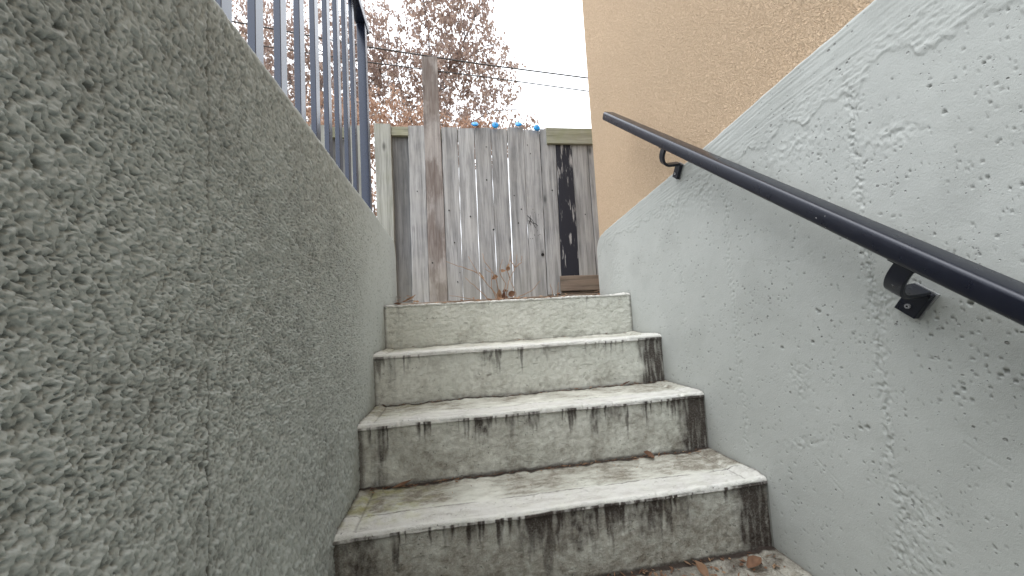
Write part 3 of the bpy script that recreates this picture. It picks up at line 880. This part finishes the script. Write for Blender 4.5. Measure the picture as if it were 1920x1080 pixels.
# ================================================================== BLUE CAPS
caps = [(.529, 1.418, 'blue plastic disc, leftmost of four on the fence top', 35, 0),
        (.688, 1.412, 'blue plastic disc, second from the left on the fence top', 12, 8),
        (.873, 1.424, 'blue plastic disc, third from the left on the fence top', 32, -6),
        (1.019, 1.397, 'blue plastic disc, rightmost and lowest of four on the fence', 8, 14)]
for (x, z, lab, tilt, roll) in caps:
    root = empty('blue_cap', (x, Y - .030, z + .002))
    m = MB(); seg = 20; R = .027
    rings = [(0, .0085), (.45, .0085), (.82, .0065), (1, .001), (.97, -.004), (0, -.004)]
    vs = []; fs = []
    for (rr, h) in rings:
        for k in range(seg):
            a = 2 * math.pi * k / seg; w = 1 + .05 * math.sin(3 * a + x * 9)
            vs.append((R * rr * math.cos(a) * w, -h, R * rr * math.sin(a) * w))
    for i in range(len(rings) - 1):
        for k in range(seg): fs.append((i * seg + k, i * seg + (k + 1) % seg, (i + 1) * seg + (k + 1) % seg, (i + 1) * seg + k))
    m.add(vs, fs, True)
    o = m.build('disc', M_BLUE); o.parent = root
    m = MB(); m.tube([(0, -.0115, .004), (0, -.005, .004)], .0045, 8, False)
    m.build('nail', M_SCREW, root)
    m = MB(); m.tube([(0, -.0118, .007), (0, -.0118, -.002)], .0012, 5)
    m.build('slot', M_HOLE, root)
    root.rotation_euler = (math.radians(-tilt), math.radians(roll), 0)
    tag(root, lab, 'plastic cap', 'blue plastic caps along the fence top')

# ================================================================== RAILING on the left wall
RL = empty('metal_railing', (-.04, 1.6, .38))
tag(RL, 'black metal railing with square bars standing on the left wall', 'railing')
bw, bd = .0145, .031
y = .741 - 7 * .1075
first = None
while y < 1.55:
    if first is None:
        m = MB(); m.box(-.05, -.05 + bw, 0, bd, .36, 1.222)
        first = m.build('baluster', M_RAIL); bevel_mod(first, .0012, 2); child(first, RL); o = first
    else:
        o = first.copy(); COL.objects.link(o); o.parent = RL; o.matrix_parent_inverse = first.matrix_parent_inverse.copy()
    o.location = (0, y, 0)
    y += .1065
m = MB(); m.box(-.055, -.020, 1.635, 1.670, .30, 1.2215)
child(m.build('end_post', M_RAIL), RL); bevel_mod(RL.children[-1], .002, 2)
m = MB(); m.box(-.060, -.016, -1.2, 1.705, 1.2222, 1.262)
child(m.build('top_rail', M_RAIL), RL); bevel_mod(RL.children[-1], .003, 2)
m = MB(); m.box(-.075, .0 - .008, 1.62, 1.69, .376, .3835)
child(m.build('base_plate', M_RAIL), RL)

# ================================================================== HANDRAIL on the right wall
HX = WID - .085
sl_ = math.atan2(.945, 1.257) 
A_ = Vector((0, math.cos(sl_), math.sin(sl_)))            # up along the slope
N_ = Vector((0, -math.sin(sl_), math.cos(sl_)))           # out of the rail's top face
X_ = Vector((1, 0, 0))
P_END = Vector((HX, 1.655, .840))                         # upper end, centre of the bar
HR = empty('handrail', P_END)
tag(HR, 'sloping black metal handrail bracketed to the right wall', 'handrail')
hw, hh, br = .0270, .0182, .0080
prof = []
for (sx, sy, a0) in ((1, 1, 0), (-1, 1, 90), (-1, -1, 180), (1, -1, 270)):
    for a in (0, 30, 60, 90):
        t = math.radians(a0 + a); prof.append((sx * (hw - br) + br * math.cos(t), sy * (hh - br) + br * math.sin(t)))
m = MB()
L = 2.2
frames = [(P_END - A_ * .0, X_, N_), (P_END - A_ * L, X_, N_)]
prof0 = [(u * .93, v * .9) for u, v in prof]
m.sweep(frames, prof, True)
bar = m.build('rail_bar', M_METAL); child(bar, HR)
for p in bar.data.polygons:
    if len(p.vertices) > 4: p.use_smooth = False
bar.data.polygons.foreach_set('use_smooth', [len(p.vertices) == 4 for p in bar.data.polygons])
# keep the flats flat: split normals at the profile's flat runs via a mild auto-smooth
try:
    bar.data.set_sharp_from_angle(angle=math.radians(40))
except Exception: pass

def bracket(s, w, sc=1.0):
    """s = distance down the rail from its upper end"""
    base = P_END - A_ * s - N_ * hh
    def pt(x, n, a=0): return base + X_ * x - N_ * n + A_ * a
    ob = []
    # tee plate under the rail
    m = MB(); fr = [(pt(-.012, .0018), A_, N_), (pt(.012, .0018), A_, N_)]
    m.sweep(fr, [(-w * .75, -.003), (w * .75, -.003), (w * .75, .0015), (-w * .75, .0015)])
    o = m.build('saddle_plate', M_METAL); child(o, HR)
    # curved strap
    wall = WID - HX
    path = [(-.001, .0), (-.002, .018 * sc), (.001, .030 * sc), (.010, .042 * sc), (.024, .048 * sc), (.040, .048 * sc), (wall - .014, .045 * sc)]
    pts = []
    for i in range(len(path) - 1):                          # catmull-rom
        p0 = path[max(i - 1, 0)]; p1 = path[i]; p2 = path[i + 1]; p3 = path[min(i + 2, len(path) - 1)]
        for q in range(4):
            t = q / 4
            pts.append(tuple(.5 * (2 * p1[c] + (p2[c] - p0[c]) * t + (2 * p0[c] - 5 * p1[c] + 4 * p2[c] - p3[c]) * t * t + (3 * p1[c] - p0[c] - 3 * p2[c] + p3[c]) * t ** 3) for c in (0, 1)))
    pts.append(path[-1])
    fr = []
    for i, (x, nn) in enumerate(pts):
        a = pts[max(i - 1, 0)]; b = pts[min(i + 1, len(pts) - 1)]
        tv = (X_ * (b[0] - a[0]) - N_ * (b[1] - a[1])).normalized()
        fr.append((pt(x, nn), A_, tv.cross(A_).normalized()))
    m = MB(); m.sweep(fr, [(-w / 2, -.0045), (w / 2, -.0045), (w / 2 + .0015, 0), (w / 2, .0045), (-w / 2, .0045), (-w / 2 - .0015, 0)], True)
    st = m.build('strap', M_METAL); child(st, HR)
    st.data.set_sharp_from_angle(angle=math.radians(35))
    # wall block with packing plate
    m = MB(); c0 = pt(wall - .016, .066 * sc)
    hn = .026
    m.sweep([(c0, A_, N_), (c0 + X_ * .012, A_, N_)], [(-w * .62, -hn), (w * .62, -hn), (w * .62, hn), (-w * .62, hn)])
    wb = m.build('wall_block', M_METAL); child(wb, HR); bevel_mod(wb, .0015, 2)
    m = MB(); c1 = pt(wall - .0038, .066 * sc)
    m.sweep([(c1, A_, N_), (c1 + X_ * .004, A_, N_)], [(-w * .68, -hn - .002), (w * .68, -hn - .002), (w * .68, hn + .002), (-w * .68, hn + .002)])
    child(m.build('packing_plate', M_PLATE), HR)
    m = MB(); c2 = pt(wall - .0165, .074 * sc)
    m.tube([c2 - X_ * .003, c2 + X_ * .002], .0045, 8, False)
    sc_ = m.build('screw', M_SCREW); child(sc_, HR)
    m = MB(); m.tube([c2 - X_ * .0035, c2 - X_ * .002], .0018, 6, False)
    child(m.build('screw_socket', M_HOLE), HR)
bracket(.560, .025, 1.25)
bracket(1.412, .030, 1.25)

# ================================================================== WIRES
def wire(pts, r, label):
    ps = []
    for i in range(len(pts) - 1):
        for q in range(6):
            t = q / 6; a, b = Vector(pts[i]), Vector(pts[i + 1]); ps.append(a.lerp(b, t))
    ps.append(Vector(pts[-1]))
    m = MB(); m.tube(ps, r, 6); o = m.build('overhead_wire', M_WIRE)
    tag(o, label, 'wire', 'overhead wires crossing behind the fence')
wire([(-9, 7, 6.19), (-2.851, 7, 5.284), (-1.044, 7, 5.0), (1.008, 7, 4.762), (3.132, 7, 4.567), (9, 7, 4.25)], .0135, 'upper and thicker of two overhead wires against the sky')
wire([(-9, 7, 5.72), (-2.8, 7, 4.92), (-.959, 7, 4.695), (.996, 7, 4.516), (3.223, 7, 4.281), (9, 7, 3.9)], 0.0105, 'lower and thinner of two overhead wires against the sky')

# ================================================================== TREES
def leaf_cloud(leaves, name, mat, rs, parent=None):
    """leaves: array of (x,y,z,size) -> folded drooping leaf blades"""
    n = len(leaves); L = np.array(leaves)
    s = L[:, 3]
    az = rs.rand(n) * 2 * np.pi; dr = rs.normal(-1.0, .45, n)          # mostly hanging
    d = np.stack([np.cos(az) * np.cos(dr), np.sin(az) * np.cos(dr), np.sin(dr)], -1)
    r = rs.normal(size=(n, 3)); w = np.cross(d, r); w /= np.linalg.norm(w, axis=1)[:, None]
    nr = np.cross(d, w)
    p = L[:, :3]; s_ = s[:, None]
    ww = s_ * (.24 + .10 * rs.rand(n, 1))
    cur = s_ * rs.uniform(-.15, .3, (n, 1))
    v0 = p; v3 = p + d * s_ + nr * cur
    m1 = p + d * s_ * .45 - nr * s_ * .05
    v1 = m1 + w * ww + nr * s_ * .12; v2 = m1 - w * ww + nr * s_ * .12
    co = np.stack([v0, v1, v3, v2, m1], 1).reshape(-1, 3)
    b = np.arange(n)[:, None] * 5
    tri = np.concatenate([b + np.array([[0, 1, 4]]), b + np.array([[4, 1, 2]]), b + np.array([[0, 4, 3]]), b + np.array([[4, 2, 3]])], 0)
    me = bpy.data.meshes.new(name)
    me.vertices.add(len(co)); me.vertices.foreach_set('co', co.astype(np.float32).reshape(-1))
    me.loops.add(tri.size); me.loops.foreach_set('vertex_index', tri.reshape(-1).astype(np.int32))
    me.polygons.add(len(tri)); me.polygons.foreach_set('loop_start', (np.arange(len(tri)) * 3).astype(np.int32))
    at = me.attributes.new('tone', 'FLOAT', 'POINT')
    at.data.foreach_set('value', np.repeat(np.clip(rs.normal(.5, .28, n), 0, 1), 5).astype(np.float32))
    me.update(calc_edges=True)
    return link(name, me, mat, parent)

def tree(name, base, limbs, blobs, ntw, lpt, seed, mat, label, lsize=.10, bare=0.0, outline=None):
    rs = np.random.RandomState(seed)
    root = empty(name, base)
    tm = MB(); bm_ = MB()
    pts = []; rad = []
    for li, (poly, r0, r1) in enumerate(limbs):
        P = [Vector(p) for p in poly]
        q = []
        n = 7
        for i in range(len(P) - 1):
            p0, p1, p2, p3 = P[max(i - 1, 0)], P[i], P[i + 1], P[min(i + 2, len(P) - 1)]
            for k in range(n):
                t = k / n
                q.append(.5 * (2 * p1 + (p2 - p0) * t + (2 * p0 - 5 * p1 + 4 * p2 - p3) * t * t + (3 * p1 - p0 - 3 * p2 + p3) * t ** 3) + Vector(rs.normal(0, .012, 3)))
        q.append(P[-1])
        R = [r0 + (r1 - r0) * i / (len(q) - 1) for i in range(len(q))]
        (tm if li == 0 else bm_).tube(q, R, 8 if li == 0 else 6)
        for a, b in zip(q, R):
            if a.z > base[2] + 2.2: pts.append(a); rad.append(b)
    # boughs, then twigs, each reaching for a point of the crown
    def sample():
        while True:
            b = blobs[rs.choice(len(blobs), p=bw_)]
            v = rs.normal(size=3); v /= np.linalg.norm(v)
            p = np.array(b[:3]) + v * (rs.rand() ** .40) * np.array(b[3:6])
            if outline is None or outline(p, rs): return p
    vol = np.array([b[3] * b[5] * (b[6] if len(b) > 6 else 1) for b in blobs]); bw_ = vol / vol.sum()
    A = np.array([tuple(p) for p in pts]); nodes = [A]; nr = [np.array(rad)]
    leaves = []
    def reach(src, srad, tgt, rmax, sag, mb, seg, nseg):
        diff = tgt - src
        low = np.maximum(src[:, 2] - tgt[2], 0) * 1.6
        d = np.linalg.norm(diff, axis=1) + low
        i = int(np.argmin(d + rs.rand(len(d)) * .12))
        a, b = src[i], tgt
        mid = (a + b) / 2 + np.array([0, 0, sag * np.linalg.norm(b - a)]) + rs.normal(0, .05, 3) * np.linalg.norm(b - a)
        out_ = []
        for k in range(nseg + 1):
            t = k / nseg
            out_.append((1 - t) ** 2 * a + 2 * t * (1 - t) * mid + t * t * b + (rs.normal(0, .010, 3) if 0 < k < nseg else 0))
        r0 = min(rmax, srad[i] * .75)
        R = [max(r0 * (1 - .8 * k / nseg), .0028) for k in range(nseg + 1)]
        mb.tube(out_, R, seg)
        return np.array(out_), np.array(R)
    acc = A; ar = nr[0]
    for k in range(int(ntw * .12)):
        o, r = reach(acc, ar, sample(), .03, -.10, bm_, 5, 6)
        acc = np.vstack([acc, o[2:]]); ar = np.concatenate([ar, r[2:]])
    src, sr = acc, ar
    tw = MB(); tws = []; twr = []
    for k in range(ntw):
        t = sample()
        o, r = reach(src, sr, t, .009, -.06, tw, 4, 4)
        tws.append(o[1:]); twr.append(r[1:])
        if k % 25 == 24:
            src = np.vstack([src] + tws); sr = np.concatenate([sr] + twr); tws = []; twr = []
        if rs.rand() < bare: continue
        for j in range(rs.poisson(lpt)):
            t2 = rs.beta(2.2, 1.1) * 4; i0 = min(int(t2), 3); f = t2 - i0
            p = o[i0] * (1 - f) + o[i0 + 1] * f + rs.normal(0, .045, 3)
            leaves.append((*p, lsize * rs.uniform(.6, 1.2)))
    for nm_, mb in (('trunk', tm), ('branches', bm_), ('twigs', tw)):
        me = mb.mesh(nm_) if nm_ != 'twigs' else None
        if me is None:
            me = bpy.data.meshes.new(nm_); me.from_pydata([tuple(p) for p in mb.v], [], mb.f); me.update()
        child(link(nm_, me, M_BARK), root)
    lo = leaf_cloud(leaves, 'crown', mat, rs); child(lo, root)
    tag(root, label, 'tree', 'leafy trees behind the fence')
    return root

# right tree: outline measured as limit on x against height
def out_r(p, rs):
    lim = np.interp(p[2], [4.2, 4.7, 5.2, 5.8, 6.5, 7.2, 7.9, 9.2], [3.2, 2.75, 2.25, 2.30, 2.35, 1.75, 2.0, 1.6])
    return p[0] < lim + rs.normal(0, .10) and p[2] > 3.4
tree('maple_tree', (-.25, 9.0, 0),
     [([(-.25, 9, 0), (-.2, 9, 2.0), (-.05, 9, 4.0), (.05, 9, 5.0)], .13, .055),
      ([(.05, 9, 5.0), (.35, 8.9, 5.75), (.72, 8.9, 6.4), (1.22, 9.0, 7.5), (1.6, 9, 8.3)], .040, .012),
      ([(-.02, 9, 4.4), (-.05, 9.1, 5.6), (.0, 9.1, 6.8), (-.15, 9, 8.2)], .038, .012),
      ([(.35, 8.9, 5.75), (.9, 8.8, 6.15), (1.3, 8.8, 6.45), (1.9, 8.8, 6.6)], .022, .006),
      ([(-.05, 9, 4.0), (.7, 9.0, 4.5), (1.4, 9, 4.9), (2.2, 9, 5.0)], .030, .008),
      ([(-.1, 9, 3.4), (.8, 9.1, 3.9), (1.8, 9.1, 4.3), (2.6, 9.1, 4.5)], .028, .006),
      ([(-.1, 9, 3.8), (-.5, 9.2, 4.8), (-.8, 9.2, 5.9), (-.75, 9.2, 7.0)], .030, .010)],
     [(.55, 9, 7.3, 1.15, .9, 1.5, 1.5), (.7, 9, 5.6, 1.5, 1.0, .95), (1.3, 9, 6.2, 1.0, .8, .6, .8), (1.1, 9, 4.4, 1.7, 1.0, .55), (-.3, 9.1, 5.6, .9, .9, 1.4), (2.3, 9, 4.35, .5, .5, .35, .8), (.4, 9, 8.6, 1.1, .9, .7, .7)],
     1750, 7.2, 3, M_LEAF_M, 'brown-leaved tree behind the fence with its crown right of the tall board', outline=out_r)
def out_l(p, rs): return p[2] > 3.2
tree('maple_tree', (-2.9, 9.6, 0),
     [([(-2.9, 9.6, 0), (-2.85, 9.6, 2.2), (-2.7, 9.6, 3.8), (-2.75, 9.6, 5.0)], .12, .05),
      ([(-2.72, 9.6, 4.2), (-2.0, 9.5, 5.2), (-1.35, 9.4, 6.0), (-1.0, 9.3, 6.9)], .036, .010),
      ([(-2.75, 9.6, 4.6), (-3.3, 9.5, 5.8), (-3.7, 9.5, 7.2)], .036, .012),
      ([(-2.75, 9.6, 5.0), (-2.6, 9.6, 6.4), (-2.4, 9.6, 8.2)], .040, .012),
      ([(-2.8, 9.6, 3.8), (-3.8, 9.5, 4.8), (-4.8, 9.5, 5.6)], .034, .010),
      ([(-2.8, 9.6, 4.0), (-3.4, 9.4, 6.0), (-4.6, 9.4, 7.4)], .030, .010)],
     [(-2.6, 9.6, 6.3, 1.5, 1.0, 1.9), (-4.0, 9.6, 6.2, 1.3, 1.0, 2.0), (-1.7, 9.5, 6.2, .75, .8, 1.9), (-3.2, 9.5, 4.6, 1.6, 1.0, .9), (-1.15, 9.3, 6.6, .7, .6, 1.4)],
     2300, 8.5, 8, M_LEAF_M, 'sparser brown-leaved tree seen between the railing bars', bare=.10, lsize=.095)
tree('beech_shrub', (-.9, 8.2, 0),
     [([(-.9, 8.2, 0), (-.88, 8.2, 1.6), (-.95, 8.2, 2.8)], .07, .03),
      ([(-.95, 8.2, 2.4), (-.4, 8.2, 3.3), (.3, 8.2, 4.1)], .025, .006),
      ([(-.95, 8.2, 2.6), (-1.5, 8.2, 3.6), (-2.1, 8.2, 4.5)], .025, .006),
      ([(-.9, 8.2, 2.8), (-.9, 8.2, 3.9), (-.8, 8.2, 4.9)], .025, .006)],
     [(-1.0, 8.2, 4.15, .9, .6, .85), (-.2, 8.2, 4.0, .8, .6, .6), (.9, 8.2, 3.75, 1.1, .5, .55), (-2.2, 8.2, 4.1, .9, .6, .8), (-1.55, 8.2, 2.5, .55, .5, 1.2, .8)],
     950, 10.0, 14, M_LEAF_O, 'orange-brown leafy shrub showing just above the fence left of the caps', lsize=.085)

# ================================================================== DRY WEED at the landing
WD = empty('dried_weed', (.56, 2.3, .0))
tag(WD, 'leggy dried weed with curled brown leaves before the fence', 'plant')
stems = [[(.60, 2.3, -.02), (.56, 2.31, .06), (.50, 2.32, .14), (.455, 2.32, .195), (.405, 2.33, .30)],
         [(.61, 2.3, -.02), (.575, 2.29, .08), (.555, 2.28, .17), (.50, 2.29, .26), (.49, 2.3, .31)],
         [(.62, 2.3, -.02), (.625, 2.3, .08), (.65, 2.31, .155), (.69, 2.32, .22), (.705, 2.32, .30)],
         [(.455, 2.32, .195), (.40, 2.33, .225), (.34, 2.34, .245), (.27, 2.34, .275)],
         [(.54, 2.31, -.01), (.49, 2.32, .06), (.43, 2.33, .12), (.38, 2.33, .17)],
         [(.50, 2.32, -.01), (.44, 2.33, .03), (.37, 2.33, .05), (.28, 2.33, .065)],
         [(.66, 2.3, -.02), (.68, 2.3, .06), (.66, 2.3, .11), (.65, 2.31, .155)],
         [(.60, 2.3, .02), (.62, 2.3, .12), (.585, 2.3, .2), (.61, 2.3, .27)],
         [(.65, 2.31, .155), (.635, 2.31, .21), (.66, 2.31, .28)],
         [(.69, 2.32, .22), (.73, 2.32, .25), (.735, 2.32, .29)],
         [(.63, 2.3, -.02), (.70, 2.3, .04), (.78, 2.31, .07), (.84, 2.31, .13)],
         [(.58, 2.3, -.02), (.53, 2.3, .10), (.54, 2.3, .19), (.50, 2.3, .22)],
         [(.69, 2.32, .22), (.66, 2.32, .27), (.67, 2.32, .32)],
         [(.98, 2.6, .02), (.99, 2.6, .08), (.975, 2.6, .13)], [(1.02, 2.6, .02), (1.025, 2.6, .07), (1.04, 2.6, .14)]]
for s in stems:
    m = MB(); n = len(s)
    q = []
    for i in range(n - 1):
        for k in range(3): q.append(Vector(s[i]).lerp(Vector(s[i + 1]), k / 3) + Vector((random.gauss(0, .0015), 0, random.gauss(0, .0015))))
    q.append(Vector(s[-1]))
    m.tube(q, [.0030 - .0017 * i / (len(q) - 1) for i in range(len(q))], 5)
    child(m.build('stem', M_STEM), WD)
def curled_leaf(L, Wd, curl, fold, seed):
    """tapering, curled, slightly cupped blade"""
    rs = random.Random(seed); m = MB(); n = 7; vs = []; fs = []
    x = z = 0; a = 0
    for i in range(n):
        t = i / (n - 1); w = Wd * (math.sin(math.pi * min(t * 1.0 + .06, 1)) ** .7) * (1 if t < .98 else .2) * rs.uniform(.85, 1.1)
        for k, s in enumerate((-1, -.5, 0, .5, 1)):
            vs.append((x, s * w, z + abs(s) ** 1.5 * fold * w + rs.uniform(-.05, .05) * w))
        a += curl / n * rs.uniform(.6, 1.4); x += L / n * math.cos(a); z += L / n * math.sin(a)
    for i in range(n - 1):
        for k in range(4): fs.append((i * 5 + k, i * 5 + k + 1, (i + 1) * 5 + k + 1, (i + 1) * 5 + k))
    m.add(vs, fs, True)
    me = bpy.data.meshes.new('leaf'); me.from_pydata(m.v, [], m.f)
    me.polygons.foreach_set('use_smooth', [True] * len(me.polygons))
    at = me.attributes.new('tone', 'FLOAT', 'POINT'); t = rs.random()
    at.data.foreach_set('value', [min(1, max(0, t + rs.uniform(-.15, .15))) for _ in me.vertices])
    me.materials.append(M_LEAF_D); me.update()
    return me
for i, (x, z, L, w, rx, ry, rz) in enumerate([(.46, .20, .075, .014, 0, 85, 10), (.60, .19, .05, .017, 30, -30, 40), (.575, .165, .05, .018, 60, 20, 200), (.655, .235, .045, .012, 10, 30, 170), (.63, .20, .04, .014, 80, -50, 20),
        (.575, .02, .085, .017, 70, -80, 0), (.60, .015, .07, .016, 20, -60, 30), (.635, .045, .055, .022, 80, -30, 10), (.54, .01, .06, .012, 30, -40, 160), (.60, .07, .045, .014, 40, -20, 0), (.66, .03, .05, .02, 60, 60, 120)]):
    o = bpy.data.objects.new('leaf', curled_leaf(L, w, random.uniform(-1, 1.2), .5, i)); COL.objects.link(o)
    o.location = (x, 2.295, z); o.rotation_euler = [math.radians(v) for v in (rx, ry, rz)]
    child(o, WD)

# ================================================================== LEAF LITTER
def fallen(x, y, z, L, w, rz, seed, label, tilt=0):
    o = bpy.data.objects.new('fallen_leaf', curled_leaf(L, w, .6, .7, seed)); COL.objects.link(o)
    o.location = (x, y, z); o.rotation_euler = (random.uniform(-.2, .2), math.radians(tilt), rz)
    tag(o, label, 'leaf', 'fallen leaves on the stairs')
t3 = -2 * RISE; t4 = -3 * RISE; t5 = -4 * RISE; 
yb = lambda k: Y1 - k * RUN + RUN      # back of tread k
fallen(.10, yb(3) - .02, t4 + .004, .07, .007, .1, 21, 'long curled brown leaf at the left back corner of the stained tread')
fallen(.93, yb(3) - .035, t4 + .004, .045, .014, 2.6, 22, 'pale brown leaf lying near the right end of the stained tread', -12)
fallen(1.02, yb(4) - .06, t5 + .006, .06, .015, .2, 23, 'largest tan leaf on the lowest visible tread')
fallen(.90, yb(4) - .07, t5 + .006, .05, .012, 1.9, 24, 'upright brown leaf among litter on the lowest visible tread', -25)
fallen(.96, yb(2) - .012, t3 + .004, .05, .006, .2, 25, 'thin orange leaf against the riser of the third stair')
fallen(.035, Y1 + .36, .03, .10, .012, .3, 26, 'orange-brown curled leaf at the left corner of the landing', -10)
def litter():
    rs = np.random.RandomState(4); L = []; me_v = []; me_f = []; tone = []
    def bit(x, y, z, l, w, a):
        n = len(me_v); d = np.array([math.cos(a), math.sin(a), rs.uniform(-.1, .25)]); q = np.array([-d[1], d[0], rs.uniform(-.5, .5)])
        p = np.array([x, y, z + .002])
        for v in (p, p + d * l * .5 + q * w, p + d * l, p + d * l * .5 - q * w, p + d * l * .5 + np.array([0, 0, -.3 * w])): me_v.append(tuple(v))
        me_f.extend([(n, n + 1, n + 4), (n + 1, n + 2, n + 4), (n + 2, n + 3, n + 4), (n + 3, n, n + 4)])
        tone.extend([rs.rand()] * 5)
    for k, cnt, cx in ((1, 30, None), (2, 90, None), (3, 190, None), (4, 230, None)):
        for _ in range(cnt):
            x = rs.uniform(.01, WID - .01)
            if rs.rand() < .45: x = rs.choice([rs.uniform(.0, .30), rs.uniform(.55, WID - .03)], p=[.35, .65])
            back = abs(rs.normal(0, .012 if k < 4 else .06))
            bit(x, yb(k) - .006 - back, -k * RISE + .002, rs.uniform(.006, .022) * (1.3 if k == 4 else 1), rs.uniform(.0008, .003) * (1.5 if k == 4 else 1), rs.normal(0, .5) + (0 if k < 4 else rs.rand() * 3))
    for _ in range(50):
        bit(rs.uniform(.1, 1.1), Y1 + rs.uniform(-.62, -.5), t4 + .002 if rs.rand() < .0 else t4 + .002, .01, .001, rs.rand() * 3)
    for _ in range(260):
        bit(rs.uniform(-.05, 1.3), rs.uniform(Y1 + .30, YF - .06), rs.uniform(-.004, .03), rs.uniform(.02, .06), rs.uniform(.004, .012), rs.rand() * 6)
    for _ in range(26):
        bit(rs.normal(.03, .03), rs.normal(Y1 + .38, .04), rs.uniform(.0, .06), rs.uniform(.03, .06), rs.uniform(.004, .010), rs.rand() * 6)
    me = bpy.data.meshes.new('leaf_litter'); me.from_pydata(me_v, [], me_f)
    at = me.attributes.new('tone', 'FLOAT', 'POINT'); at.data.foreach_set('value', tone)
    o = link('leaf_litter', me, M_LEAF_D)
    tag(o, 'scattered dry leaf crumbs and bark bits on the treads', None, kind='stuff')
litter()
